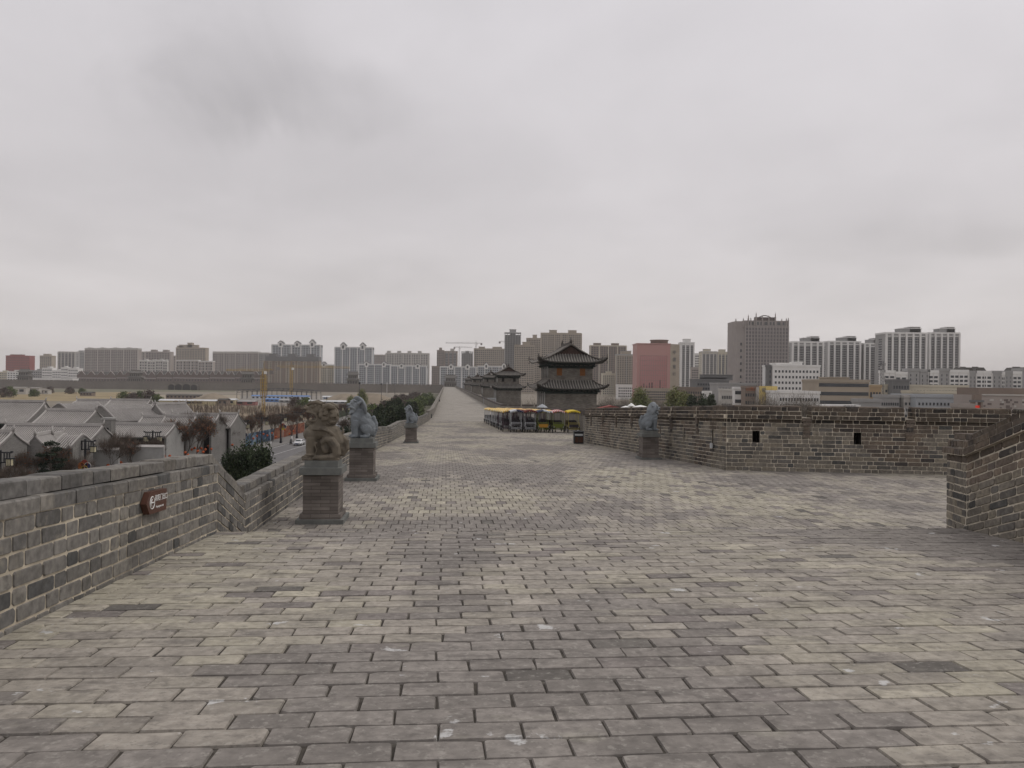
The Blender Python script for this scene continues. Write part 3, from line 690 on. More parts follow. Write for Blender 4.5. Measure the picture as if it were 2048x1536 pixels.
t=thing('wall_plaque','small pale square plaque on the battlement near its outer corner','plaque',(0,0,0)); pc=W(1425,891,26.4); q0=(pc.x*TY-25.8*TX)
t.location=(pc.x-.02,pc.y,pc.z); MB().boxc((0,0,0),(.05,.2,.16)).build('plate',mat('pale_plate',(.45,.47,.48),.5),t)
# ---------------------------------------------------------------- litter bins
M_BLK=mat('black_metal',(.018,.02,.024),.45,.15,8,spec=.4); M_BRN=mat('brown_panel',(.07,.03,.018),.6,.1); M_STEEL=mat('grey_steel',(.3,.3,.31),.4,.1,metal=.6)
def bin_(px,D,label,sc=1.):
    x,y,z=at(px,D); t=thing('litter_bin',label,'litter bin',(x,y,z),YAW); t.scale=(sc,)*3
    MB().box(-.28,.28,-.17,.17,.03,.70).build('bin_body',M_BLK,t); MB().box(-.22,-.02,-.185,-.17,.1,.42).build('front_panel',M_BRN,t); MB().box(.03,.23,-.185,-.17,.1,.42).build('front_panel',M_BRN,t)
    MB().box(-.31,.31,-.2,.2,.70,.75).build('lid',M_BLK,t); MB().lathe([(.07,0),(.08,.05),(.05,.06)],12,(0,0,.75)).build('ash_bowl',M_STEEL,t); MB().box(-.24,.24,-.176,-.17,.49,.60).build('deposit_slot',mat('pale_plate',(.45,.47,.48),.5),t)
bin_(1158,45.6,'black litter bin with brown panels against the battlement beside the carts')
def smallpost(px,py,label):
    D=100
    for _ in range(30):
        g=DZ(D-((px-892)/F*D)*0); D=(E-g)*F/(py-HZ(px))
    X=(px-1024)/F*D; t=thing('litter_bin',label,'litter bin',(X,D,DZ(D)),YAW)
    MB().box(-.2,.2,-.15,.15,0,.62).build('bin_body',M_BLK,t); MB().box(-.25,.25,-.2,.2,.66,.72).build('lid',M_BLK,t); MB().box(-.17,.17,-.158,-.15,.12,.5).build('front_panel',mat('dark_grey_panel',(.08,.08,.08),.6),t)
smallpost(862.5,836,'small black bin by the town-side parapet, nearest of the far ones')
smallpost(879.5,803,'tiny black bin farther along the town-side parapet')
# ---------------------------------------------------------------- canopy carts (four-wheeled pedal carts)
def canvas(name,c1,c2,mode):
    m=mat(name,c1,.8,.06)
    if mode:
        N=m.node_tree.nodes;L=m.node_tree.links; b=N['Principled BSDF']; tc=N.new('ShaderNodeTexCoord'); sp=N.new('ShaderNodeSeparateXYZ'); L.new(tc.outputs['Object'],sp.inputs[0])
        w=N.new('ShaderNodeMath'); w.operation='MULTIPLY'; w.inputs[1].default_value=mode; L.new(sp.outputs[0],w.inputs[0])
        f=N.new('ShaderNodeMath'); f.operation='FRACT'; L.new(w.outputs[0],f.inputs[0]); g=N.new('ShaderNodeMath'); g.operation='GREATER_THAN'; g.inputs[1].default_value=.5; L.new(f.outputs[0],g.inputs[0])
        x=N.new('ShaderNodeMix'); x.data_type='RGBA'; x.inputs[6].default_value=(*c1,1); x.inputs[7].default_value=(*c2,1); L.new(g.outputs[0],x.inputs[0]); L.new(x.outputs[2],b.inputs['Base Color'])
    return m
CV={'navy':canvas('navy_white_canvas',(.02,.025,.06),(.5,.52,.55),.9),'white':canvas('white_canvas',(.48,.52,.56),(.05,.06,.1),.8),'stripe':canvas('red_white_canvas',(.65,.6,.58),(.45,.05,.04),7),
    'yellow':canvas('yellow_canvas',(.60,.45,.04),(.60,.45,.04),0),'amber':canvas('amber_fringe_canvas',(.62,.36,.06),(.68,.56,.30),6),'maroon':canvas('dark_red_canvas',(.09,.02,.02),(.16,.04,.03),3)}
FR={'white':mat('white_tube',(.38,.39,.4),.4,.05,spec=.5),'green':mat('lime_tube',(.13,.16,.02),.45,.05,spec=.5),'yellow':mat('yellow_tube',(.33,.28,.07),.45,.05,spec=.5),'dark':mat('plum_tube',(.06,.03,.045),.45,.05,spec=.5)}
M_TYRE=mat('black_rubber',(.02,.02,.02),.8,.1); M_SEAT=mat('dark_vinyl',(.03,.025,.03),.6,.1); M_BOX=mat('orange_front_panel',(.36,.18,.02),.6,.1); M_GBOX=mat('lime_front_panel',(.10,.12,.015),.6,.1)
CM={}
def cmesh(key,fn,m):
    k=(key,m.name)
    if k not in CM: CM[k]=fn().mesh(key,m)
    return CM[k]
def m_frame():
    b=MB(); T=lambda *p,r=.02:b.tube(p,r,5)
    for s in (-1,1):
        x=.46*s
        T((x,-1.05,.32),(x,1.05,.32)); T((x,-1.0,.32),(x,-1.0,.88)); T((x,-.72,.32),(x*.96,-.68,1.78)); T((x,.95,.32),(x*.96,.85,1.78)); T((x,0.1,.32),(x*.96,.1,1.80)); T((x,-1.0,.88),(x,-.7,.9))
        T((x,-.2,.32),(x,-.2,.62)); T((x,.6,.32),(x,.6,.62)); T((x,-.2,.62),(x,.95,.62))
    for (y,z) in ((-1.05,.32),(-1.0,.88),(-1.0,.78),(1.05,.32),(-.2,.62),(.6,.62),(-.68,1.75),(.85,1.75),(0.1,1.78),(0,.32)): T((-.46,y,z),(.46,y,z))
    T((-.46,-1.0,.45),(.46,-1.0,.45)); return b
def m_wheel():
    b=MB(); n=14
    b.tube([(0,.25*cos(2*pi*k/n),.25*sin(2*pi*k/n)) for k in range(n+1)],.026,5,cap=False)
    return b
def m_rim():
    b=MB()
    for k in range(8): b.tube([(0,0,0),(0,.235*cos(pi*k/4),.235*sin(pi*k/4))],.006,3)
    b.cyl((-.05,0,0),(.05,0,0),.035,8); return b
def m_seat():
    b=MB(); b.box(-.43,.43,-.2,.2,.64,.71); b.box(-.43,.43,.2,.26,.7,1.02); return b
def m_canopy():
    b=MB()
    b.grid(lambda u,v:(-.56+1.12*u,-1.0+2.1*v,1.82+.13*sin(pi*u)+.04*sin(pi*v)),8,8)
    b.grid(lambda u,v:(.555-1.11*u,-.995+2.09*v,1.80+.13*sin(pi*u)+.04*sin(pi*v)),6,6); return b
def m_fringe():
    b=MB(); n=9
    for (p,q) in (((-.56,-1.0),(.56,-1.0)),((.56,-1.0),(.56,1.1)),((.56,1.1),(-.56,1.1)),((-.56,1.1),(-.56,-1.0))):
        L=sqrt((p[0]-q[0])**2+(p[1]-q[1])**2); n=max(6,int(L/.16))
        for i in range(n):
            def at_(k): 
                u=(i+k)/n; x=lerp(p[0],q[0],u); y=lerp(p[1],q[1],u); return x,y,1.82+.13*sin(pi*(x+.56)/1.12)*(1 if abs(p[1]-q[1])<.1 else 0)+.04*sin(pi*(y+1)/2.1)*(1 if abs(p[0]-q[0])<.1 else 0)
            a=at_(0);c=at_(1);m=at_(.5); o=.008
            b.add([a,(a[0],a[1],a[2]-.07),(m[0],m[1],m[2]-.15),(c[0],c[1],c[2]-.07),c],[(0,1,2,3,4)])
    return b
def m_steer():
    b=MB(); b.tube([(.13*cos(2*pi*k/10),-.34+.05*sin(2*pi*k/10),.93+.12*sin(2*pi*k/10)) for k in range(11)],.014,4,cap=False); b.tube([(0,-.34,.93),(0,-.62,.5)],.014,4); return b
def m_lamp(): b=MB(); b.ell((0,0,0),(.05,.04,.05),8,6); return b
def m_panel(): b=MB(); b.box(-.4,.4,-1.03,-1.01,.47,.76); return b
def cart(canopy,frame,panel=None,label=None,fringe=True):
    t=thing('canopy_cart',label,'pedal cart',(0,0,0),YAW,'canopy pedal carts parked in rows on the wall walk')
    f=FR[frame]; part('frame',cmesh('cart_frame',m_frame,f),t)
    for x in (-.5,.5):
        for y in (-.78,.78):
            w=part('wheel',cmesh('cart_wheel',m_wheel,M_TYRE),t,(x,y,.28)); part('rim',cmesh('cart_rim',m_rim,M_STEEL),w)
    for y in (.0,.75): part('seat',cmesh('cart_seat',m_seat,M_SEAT),t,(0,y,0))
    part('steering_wheel',cmesh('cart_steer',m_steer,M_BLK),t,(-.22,0,0)); part('steering_wheel',CM[('cart_steer',M_BLK.name)],t,(.22,0,0))
    part('canopy',cmesh('cart_canopy',m_canopy,CV[canopy]),t)
    if fringe: part('fringe',cmesh('cart_fringe',m_fringe,CV[canopy]),t)
    for x in (-.4,.4): part('headlight',cmesh('cart_lamp',m_lamp,M_STEEL),t,(x,-1.05,.5))
    if panel: part('front_panel',cmesh('cart_panel',m_panel,panel),t)
    return t
FL=[(1032,'navy','white',None,'white framed pedal cart under a navy and white canopy, corner of the rows'),
    (1060,'maroon','white',None,'white framed pedal cart under a dark red canopy in the front row'),
    (1086,'white','green',M_BOX,'green framed pedal cart with an orange front panel under a pale canopy'),
    (1116.5,'stripe','green',M_GBOX,'green framed pedal cart under a red and white striped canopy'),
    (1147,'yellow','yellow',M_SEAT,'yellow framed pedal cart under a plain yellow canopy beside the battlement')]
for (px,cv,fr,pn,lb) in FL:
    t=cart(cv,fr,pn,lb); X,Y,Z=at(px,67.2); t.location=(X,Y+1,Z)
PR=[cart('amber','white',None,'x'),cart('amber','dark',None,'x'),cart('maroon','dark',None,'x')]
used=set(); ROWN=['second','third','fourth','fifth','sixth','seventh','eighth','ninth','tenth','eleventh','twelfth']
COLN=['file beside the open walk','second file from the open walk','third file from the open walk','file nearest the battlement']
for r in range(11):
    for c in range(4):
        s=69.8+r*3.15; q=5.62+c*1.22+R.uniform(-.05,.05); k=R.choice((0,0,1,1,2)) if c else R.choice((0,0,1))
        lb=('amber ' if k<2 else 'dark red ')+'canopy cart, %s row from the front, %s'%(ROWN[r],COLN[c])
        loc=P3(s,q)
        if k not in used: t=PR[k]; used.add(k); t.location=loc; t['label']=lb
        else: t=dup(PR[k],loc,YAW+R.uniform(-.06,.06),lb)
# ================================================================ watchtowers on the bastions
M_TILE=mat('grey_roof_tile',(.23,.215,.195),.85,.25,6,bump=.004,bs=20,var2=.25,scale2=.5)
M_TILED=mat('dark_roof_tile',(.07,.066,.06),.85,.2,5,var2=.2,scale2=.6)
M_RIDGE=mat('ridge_tile',(.10,.09,.08),.85,.2,4)
M_EAVE=mat('dark_green_timber',(.012,.022,.019),.7,.3,3)
M_RED=mat('dark_red_timber',(.045,.024,.017),.7,.25,3)
M_OR=mat('ochre_shutter',(.17,.065,.015),.7,.2,4)
M_TW=brickmat('tower_grey_brick',(.115,.105,.092),(.185,.17,.148),(.135,.125,.11),.45,.13,.012,var=.25,scale=.8)
M_PALE=mat('pale_stone_trim',(.34,.33,.31),.8,.1,5)
M_DARKV=mat('dark_opening',(.012,.012,.012),.9,.1)
def ribbed(mb,rb,fn,us,v0f,nseg=6,r=.075):
    pass
def roof_side(sheet,ribs,half,dep,z_of,up,a_in,axis,sgn,b_in_z=None,pitch=.42,r=.085,nv=6,thick=.16):
    """one slope of a curved hip roof. half: half length of the eave; a_in: half length at the top; dep(v): distance out; z_of(v)
       axis 'x' -> the slope faces +/-x (eave along y), 'y' -> faces +/-y."""
    def P(c,v,dz=0):
        hl=lerp(a_in,half,v); k=abs(c)/half if half else 0
        o=dep(v); z=z_of(v)+up*(k**5)*(v**2)+dz; o2=o+.35*(k**6)*v
        return (sgn*o2,c,z) if axis=='x' else (c,sgn*o2,z)
    n=14
    sheet.grid(lambda u,v:P(lerp(-1,1,u)*lerp(a_in,half,v),v),n,nv)
    sheet.grid(lambda u,v:P(lerp(1,-1,u)*lerp(a_in,half,v),v,-thick),n,nv)
    sheet.grid(lambda u,v:P(lerp(-1,1,u)*half,1,-thick*v),n,1)
    m=int(2*half/pitch)
    for i in range(m+1):
        c=-half+2*half*i/m
        v0=0 if abs(c)<=a_in else (abs(c)-a_in)/(half-a_in)
        if v0>.93: continue
        ribs.tube([P(c,lerp(v0,1.015,k/4),.03) for k in range(5)],r,4,smooth=False)
def watchtower(label,loc,rz,wd=8.0,dp=11.5,H1=5.45,H2=2.9,lod=0):
    t=thing('watchtower',label,'watchtower',loc,rz,'two-storey watchtowers along the wall')
    hw,hd=wd/2,dp/2
    MB().box(-hw,hw,-hd,hd,-1.2,H1).build('lower_wall',M_TW,t)
    u1=hw-.55; d1=hd-.8; z1=H1+1.25
    MB().box(-u1,u1,-d1,d1,H1+.002,z1+H2).build('upper_wall',M_TW,t)
    # bracket bands under the eaves
    def bracket(a,b,z0,z1_,name):
        m=MB(); m.box(-a-.12,a+.12,-b-.12,b+.12,z0-.1,z0+.32); m.box(-a-.35,a+.35,-b-.35,b+.35,z0+.45,z1_)
        n1=int(2*a/.75)
        for i in range(n1+1):
            x=-a+2*a*i/n1
            for s in (-1,1):
                m.box(x-.1,x+.1,min(s*b,s*(b+.75)),max(s*b,s*(b+.75)),z0+.3,z0+.42); m.box(x-.2,x+.2,min(s*b,s*(b+.45)),max(s*b,s*(b+.45)),z0+.15,z0+.3)
        n2=int(2*b/.75)
        for i in range(n2+1):
            y=-b+2*b*i/n2
            for s in (-1,1):
                m.box(min(s*a,s*(a+.75)),max(s*a,s*(a+.75)),y-.1,y+.1,z0+.31,z0+.43); m.box(min(s*a,s*(a+.45)),max(s*a,s*(a+.45)),y-.2,y+.2,z0+.16,z0+.3)
        return m.build(name,M_EAVE,t)
    bracket(hw,hd,H1-1.0,H1-.18,'lower_brackets'); bracket(u1,d1,z1+H2-1.15,z1+H2-.2,'upper_brackets')
    # lower skirt roof
    sh=MB();rb=MB(); ov=1.35
    dz=lambda v:lerp(H1+1.0,H1-.25,v**.75)
    for s in (-1,1):
        roof_side(sh,rb,hd+ov,lambda v:lerp(u1,hw+ov,v),dz,.62,d1,'x',s)
        roof_side(sh,rb,hw+ov,lambda v:lerp(d1,hd+ov,v),dz,.62,u1,'y',s)
    r1=sh.build('lower_roof',M_TILED,t); rb.build('tile_ridges',M_TILE,r1)
    # upper hip-and-gable roof: ridge along local y, gables facing +/-y
    ZE=z1+H2-.25; RZ=ZE+2.8; A=u1+1.75; B=d1+1.75; ag=A*.45; g=2.1
    def hx(x): return ZE+(RZ-ZE)*max(0,1-abs(x)/A)**1.32
    sh=MB();rb=MB()
    zg=hx(ag)
    for s in (-1,1):
        roof_side(sh,rb,B,lambda v:lerp(ag,A,v),lambda v:hx(lerp(ag,A,v)),.7,B-g,'x',s)
        roof_side(sh,rb,A,lambda v:lerp(B-g,B,v),lambda v:hx(lerp(ag,A,v)),.7,ag,'y',s)
        roof_side(sh,rb,B-g+.35,lambda v:lerp(.0,ag,v),lambda v:hx(lerp(0,ag,v)),0,B-g+.35,'x',s)
    r2=sh.build('upper_roof',M_TILED,t); rb.build('tile_ridges',M_TILE,r2)
    gb=MB()
    for s in (-1,1):
        y=s*(B-g-.05); xs=[-ag+.25+ (2*ag-.5)*k/10 for k in range(11)]
        gb.add([(x,y,hx(x)-.18) for x in xs]+[(xs[-1],y,zg-.1),(xs[0],y,zg-.1)],[tuple(range(13))])
    gb.build('gable_board',M_RED,t)
    rd=MB(); rd.box(-.16,.16,-(B-g+.2),B-g+.2,RZ-.05,RZ+.42)
    for s in (-1,1):
        y=s*(B-g+.3)
        for q in (-1,1):
            rd.tube([(q*ag*k/5*1.0,y,hx(ag*k/5)+.1) for k in range(0,6)],[.14]*6,5)
            rd.tube([(q*lerp(ag,A+.25,k/5),s*lerp(B-g,B+.28,k/5),hx(lerp(ag,A,k/5))+.70*(k/5)**5+.12) for k in range(6)],[.13]*6,5)
            rd.tube([(q*lerp(u1,hw+ov+.3,k/5),s*lerp(d1,hd+ov+.3,k/5),dz(k/5)+.62*(k/5)**5+.1) for k in range(6)],[.12]*6,5)
    rd.build('ridge',M_RIDGE,t)
    for s in (-1,1):
        m=MB(); m.tube([(0,0,0),(0,.12*s,.3),(0,-.1*s,.6),(0,-.25*s,.78),(0,-.15*s,.92)],[.22,.2,.14,.09,.03],7); m.ell((0,.1*s,.35),(.14,.3,.28),8,6)
        part('ridge_beast',m.mesh('ridge_beast',M_RIDGE),t,(0,s*(B-g+.05),RZ+.3))
    if not lod:
        for s in (-1,1):
            for q in (-1,1):
                for k in (1,.8):
                    m=MB(); m.ell((0,0,.12),(.1,.2,.14),6,5); m.tube([(0,0,.15),(0,.1*s,.42)],[.09,.03],5)
                    part('roof_figure',m.mesh('roof_figure',M_RIDGE),t,(q*lerp(ag,A+.2,k),s*lerp(B-g,B+.2,k),hx(lerp(ag,A,k))+.70*k**5+.2))
                m=MB(); m.lathe([(.03,.3),(.05,.2),(.12,.0),(.13,-.02)],8); m.cyl((0,0,.25),(0,0,.6),.012,4)
                part('wind_bell',m.mesh('wind_bell',M_RIDGE),t,(q*(A+.2),s*(B+.2),ZE-.1))
    # windows on the two end faces, columns and doors on the walk side
    wz=z1+H2*.18
    for s in (-1,1):
        for x in (-1.85,1.85):
            w=MB().box(x-.42,x+.42,s*(d1+.0)-.06,s*(d1)+.06,wz,wz+1.3).build('window_shutter',M_OR if (s<0 and not lod) else M_DARKV,t)
            MB().box(x-.6,x+.6,s*d1-.12,s*d1+.12,wz+1.302,wz+1.42).build('lintel',M_RED,w)
    for (z0,h,xx,n,dd) in ((0,H1-.8,-hw,5,hd),(z1+.1,H2-1.0,-u1,5,d1)):
        for i in range(n):
            y=-dd*.82+dd*1.64*i/(n-1)
            part('column',MB().cyl((0,0,0),(0,0,h),.13,8).mesh('column',M_PALE),t,(xx-.10,y,z0))
            if i<n-1: MB().box(xx-.04,xx+.01,y+.25,y+dd*.41-.25,z0+.1,z0+h-.2).build('door_leaf',M_RED if i%2 else M_DARKV,t)
    return t
def tower(px,D,label,**k):
    sc=k.pop('sc',1); X=(px-1024)/F*D; t=watchtower(label,(X,D,DZ(D)),YAW,**k); t.scale=(sc,)*3; return t
tower(1132,127.5,'nearest watchtower, with two ochre shutters, rising behind the carts',wd=8.0,dp=11.5)
tower(1015,258,'second watchtower along the wall, its gable showing against the tan flats',lod=1)
tower(981.5,378,'third watchtower along the wall, half hidden behind the second',lod=1)
tower(955,520,'fourth watchtower along the wall, only its front half showing',lod=1)
tower(938,690,'farthest and smallest watchtower of the row before the gate tower',lod=1)
# gate tower at the far end and small towers on the far wall
FWY=1110
def gatehouse(px,D,zb,wd,dp,h,label,group='gate and corner towers on the far wall',three=True,rz=0,name='gate_tower'):
    X=(px-1024)/F*D; t=thing(name,label,'gate tower',(X,D,zb),rz,group); hw,hd=wd/2,dp/2
    z=0; st=((1.0,.40),(.86,.34)) if three else ((1.0,.45),)
    for i,(k,f) in enumerate(st):
        hh=h*f; a,b=hw*k*.82,hd*k*.82
        wl=MB().box(-a,a,-b,b,z-.3*(i==0),z+hh).build('storey_wall',M_TW,t)
        n=max(3,int(a*2/3)); 
        for j in range(n):
            x=-a+2*a*(j+.5)/n; MB().box(x-a/n*.5,x+a/n*.5,-b-.05,-b+.05,z+hh*.2,z+hh*.72).build('window',M_DARKV,wl)
        sh=MB();rb=MB(); top=(i==len(st)-1); A,B=hw*k*1.12,hd*k*1.12; rise=h*(.22 if top else .12)
        for s in (-1,1):
            roof_side(sh,rb,B,lambda v:lerp(A*(.72 if top else .8),A,v),lambda v:z+hh+rise*max(0,1-v)**1.2,.5,B*(.02 if top else .75),'x',s,pitch=.9,r=.13,nv=4)
            roof_side(sh,rb,A,lambda v:lerp(B*(.02 if top else .75),B,v),lambda v:z+hh+rise*max(0,1-v)**1.2,.5,A*(.72 if top else .8),'y',s,pitch=.9,r=.13,nv=4)
        r_=sh.build('roof',M_TILED,t); rb.build('tile_ridges',M_TILE,r_)
        if top:
            rd=MB().box(-A*.72,A*.72,-.3,.3,z+hh+rise-.1,z+hh+rise+.7)
            for s in (-1,1): rd.tube([(s*A*.7,0,z+hh+rise),(s*A*.74,0,z+hh+rise+1.9)],[.5,.1],5)
            rd.build('ridge',M_RIDGE,t)
        z+=hh+rise*.55
    return t
ZFW=E-5.3
gatehouse(901,1085,ZFW-1.6,20,14,16,'wide gate tower closing the end of the straight wall walk',rz=YAW,group='towers standing on the far wall')
for (px,wd,lb) in ((50,20,'small tower on the far wall nearest the dark red office block'),(272,22,'small tower on the far wall below the brown gabled arcade'),(496,20,'small tower on the far wall beside the tall yellow crane mast'),(706,18,'brownish small tower on the far wall below the grey and white flats')):
    gatehouse(px,1180-px*.09,ZFW-.3,wd,13,17 if px!=706 else 18,lb,group='towers standing on the far wall')
# the far cross wall
t=thing('far_city_wall','long level brick city wall crossing behind the houses and the building site','city wall',W(440,765,1130))
mb=MB(); mb.M=Matrix.Translation(-Vector(t.location))
X0,X1=-1250,-92; y0,y1=1180,1096
def fw(x): return lerp(y0,y1,(x-X0)/(X1-X0))
mb.add([(X0,y0-2,-1),(X1,y1-2,-1),(X1,y1+12,-1),(X0,y0+12,-1),(X0,y0,ZFW),(X1,y1,ZFW),(X1,y1+10,ZFW),(X0,y0+10,ZFW)],[(0,3,2,1),(4,5,6,7),(0,1,5,4),(1,2,6,5),(2,3,7,6),(3,0,4,7)])
cp=MB(); cp.M=mb.M; x=X0
while x<X1:
    a,b=x,min(x+5.4,X1); cp.add([(a,fw(a)-.1,ZFW+.002),(b,fw(b)-.1,ZFW+.002),(b,fw(b)+.8,ZFW+.002),(a,fw(a)+.8,ZFW+.002),(a,fw(a)-.1,ZFW+1.5),(b,fw(b)-.1,ZFW+1.5),(b,fw(b)+.8,ZFW+1.5),(a,fw(a)+.8,ZFW+1.5)],[(0,3,2,1),(4,5,6,7),(0,1,5,4),(1,2,6,5),(2,3,7,6),(3,0,4,7)]); x+=6.2
M_FAR=mat('far_wall_brick',(.135,.118,.10),.9,.12,.3,var2=.2,scale2=.03)
mb.build('wall_body',M_FAR,t); cp.build('battlement',M_FAR,t)
# arched gates low in the far wall
for i,(px,w_) in enumerate(((343,9),(357,10),(373,11),(388,9))):
    D=fw((px-1024)/F*1140)-6; t=thing('arched_gate','dark arch at the foot of the far wall, %s of four from the cranes'%['last','third','second','first'][i],'gate arch',(((px-1024)/F*D),D,0),0,'arched openings at the foot of the far wall')
    pl=[(-w_/2,0),(w_/2,0)]+[(w_/2*cos(k*pi/8),4.2+w_*.42*sin(k*pi/8)) for k in range(9)]
    MB().prism(pl,-.3,.5).build('opening',M_DARKV,t); MB().prism([(x*1.25,z*1.12) for x,z in pl],-.2,3).build('arch_surround',M_FAR,t)
# ================================================================ courtyard houses with grey tiled roofs
M_HR=mat('house_roof_tile',(.19,.178,.168),.85,.12,3,var2=.16,scale2=.35); M_HRB=mat('house_tile_ridge',(.40,.38,.362),.85,.12,3,var2=.12,scale2=.4)
M_HW=brickmat('grey_house_brick',(.175,.168,.158),(.235,.226,.213),(.27,.26,.245),.3,.08,.006,var=.12,scale=.5)
M_HWL=mat('light_house_plaster',(.33,.325,.31),.9,.1,1.5,var2=.1,scale2=.3)
def house(label,x,y,zr,L,hd,rise,rz,round_=False,wallm=None,zb=0):
    """a gabled hall: ridge along local x, length L, half depth hd"""
    t=thing('courtyard_house',label,'courtyard house',(x,y,zb),rz,'grey tiled courtyard houses'); H=zr-zb; he=H-rise; ov=.55
    wallm=wallm or M_HW
    def hy(yy):
        k=min(1,abs(yy)/(hd+ov)); z=H-rise*(k**.82 if not round_ else (k*.92+.08*k*k))
        if round_ and k<.18: z=H-rise*(.18*.92+.0026)*( .55+.45*(k/.18)**2)
        return z
    ys=[-hd+2*hd*k/12 for k in range(13)]
    b=MB()
    for s in (-1,1):
        x1=s*(L/2); b.prism([(-hd,0),(hd,0)]+[(yy,hy(yy)-.1) for yy in ys[::-1]],min(x1,x1-s*.4),max(x1,x1-s*.4),axis='x')
    b.box(-L/2+.401,L/2-.401,hd-.4,hd,0,he-.05)
    closed=abs(rz)>1
    b.box(-L/2+.401,L/2-.401,-hd+(.02 if closed else .6),-hd+.9,0,he-.05)
    b.build('wall',wallm,t)
    sh=MB();rb=MB(); Y=hd+ov
    sh.grid(lambda u,v:(lerp(-L/2-.12,L/2+.12,u),lerp(-Y,Y,v),hy(lerp(-Y,Y,v))),1,14); sh.grid(lambda u,v:(lerp(L/2+.12,-L/2-.12,u),lerp(-Y,Y,v),hy(lerp(-Y,Y,v))-.14),1,14)
    for s in (-1,1): sh.grid(lambda u,v:(lerp(-L/2-.12,L/2+.12,u) if s<0 else lerp(L/2+.12,-L/2-.12,u),s*Y,hy(Y)-.14*v),1,1); sh.grid(lambda u,v:(s*(L/2+.12),lerp(-Y,Y,u*s if s>0 else 1-u),hy(lerp(-Y,Y,u if s>0 else 1-u))-.14*v),14,1)
    n=int(L/.31)
    for i in range(1,n):
        xx=-L/2+L*i/n
        for s in (-1,1): rb.tube([(xx,s*Y*(.03+.985*k/4),hy(Y*(.03+.985*k/4))+.035) for k in range(5)],.066,4,smooth=False,cap=False)
    r_=sh.build('roof',M_HR,t); rb.build('tile_ridges',M_HRB,r_)
    # raised verge ridges with end ornaments, main ridge
    v=MB()
    for s in (-1,1):
        for q in (-1,1):
            v.tube([(s*(L/2-.15),q*Y*k/8,hy(Y*k/8)+.12) for k in range(0,9)],[.15]*9,5); v.tube([(s*(L/2-.15),q*Y*.97,hy(Y)+.1),(s*(L/2-.15),q*(Y+.1),hy(Y)+.6)],[.16,.05],5)
    if not round_:
        v.box(-L/2,L/2,-.14,.14,H-.05,H+.38)
        for s in (-1,1): v.tube([(s*(L/2-.1),0,H+.1),(s*(L/2+.12),0,H+.95)],[.22,.07],5)
    v.build('ridge',M_HRB,t)
    if not closed: MB().box(-L/2+.5,L/2-.5,-hd+.52,-hd+.598,.3,he-.25).build('door_front',M_DARKV,t)
    else: MB().box(-L*.1,L*.1,-hd-.03,-hd+.0,he-2.2,he-1.2).build('window',M_DARKV,t)
    MB().box(-L/2+.45,L/2-.45,-Y+.15,-hd+.5,he-.4,he-.18).build('eave_beam',M_EAVE,t)
    return t
def hs(label,pxa,pxb,py,D,rise=2.6,hd=3.6,rz=0,**k):
    """ridge seen from pxa to pxb at height py"""
    a=W(pxa,py,D);b=W(pxb,py,D); L=(b-a).length/max(.3,cos(rz)); c=(a+b)/2
    return house(label,c.x,c.y,c.z,L,hd,rise,rz,**k)
def hg(label,px,py,D,L,wpx,rise,rz=pi/2,**k):
    """gable end facing the camera: apex at px,py; wpx = width of the gable in pixels"""
    a=W(px,py,D); hd=wpx/2/F*D; c=a+Vector((-sin(rz-pi/2),cos(rz-pi/2),0))*(L/2); return house(label,c.x,c.y,a.z,L,hd,rise,rz,**k)
hs('big grey tiled hall at the outer edge of the houses, nearest the dry grass',-60,92,803,152,3.9,5.6)
hs('grey tiled house with a tall brick gable, in front of the second long roof',92,194,821,136,2.6,4.3)
hs('long low grey tiled roof running above the front gables',12,208,851,118,2.7,4.6)
hs('small grey tiled house partly hidden by the nearest street lamp',-50,28,864,98,1.9,2.8)
hg('grey gabled house beside the dark pine tree',71,872,102,7,58,2.6,rz=pi/2+.25)
hg('small grey gable standing just behind the dark pine tree',106,871,108,5,40,2.0,rz=pi/2+.25)
hs('pale flat-tiled side roof behind the lamp beside the pine tree',128,168,868,108,1.7,2.6,round_=True)
hg('broad curved gable of a brown-grey hall among the middle roofs',118,806,172,10,58,2.2,rz=pi/2-.35,round_=True)
hg('large curved gable facing the street behind the small chimney hut',200,809,150,11,90,3.2,rz=pi/2-.45,round_=True)
hs('grey roof joining the two curved gables',150,196,803,186,2.4,4,round_=True)
hg('pointed open timber gable at the end of the middle roofs',311,809,158,9,38,2.4,rz=pi/2-.3)
hs('long thin grey ridge on the skyline of the houses',154,222,800,215,2.6,5)
hs('second thin grey ridge on the skyline of the houses, ending in a gable',222,302,800,210,2.6,5)
hs('grey tiled house farthest back beside the yellow site wall',305,358,807,200,2.6,4.2)
hs('grey tiled roof behind the low street range, above the brick parapet sign',285,356,834,146,2.2,3.6)
hs('low grey street range with a plain plaster wall',229,352,849,132,1.9,3.4,wallm=M_HWL)
hs('grey tiled house between the bare trees, its gable toward the mural hoarding',345,440,829,150,2.6,4)
hs('long grey house at the street corner nearest the mural hoarding',440,478,828,158,2.6,4.3)
hs('grey tiled roof in front of the corner houses behind the bare trees',330,394,833,143,2.8,4.6)
hs('wide grey roof at the back of the houses beside the round pond trees',262,300,815,178,2.2,4,round_=True)
c=W(219,835,124); t=thing('chimney_hut','small square brick tower hut with dark openings among the tiled roofs','chimney',(c.x,c.y,0))
MB().box(-.7,.7,-.7,.7,0,c.z-.3).build('shaft',M_HW,t); MB().box(-.85,.85,-.85,.85,c.z-.3,c.z).build('cap',M_HWL,t); MB().box(-.3,.3,-.73,-.70,c.z-3,c.z-1.6).build('opening',M_DARKV,t)
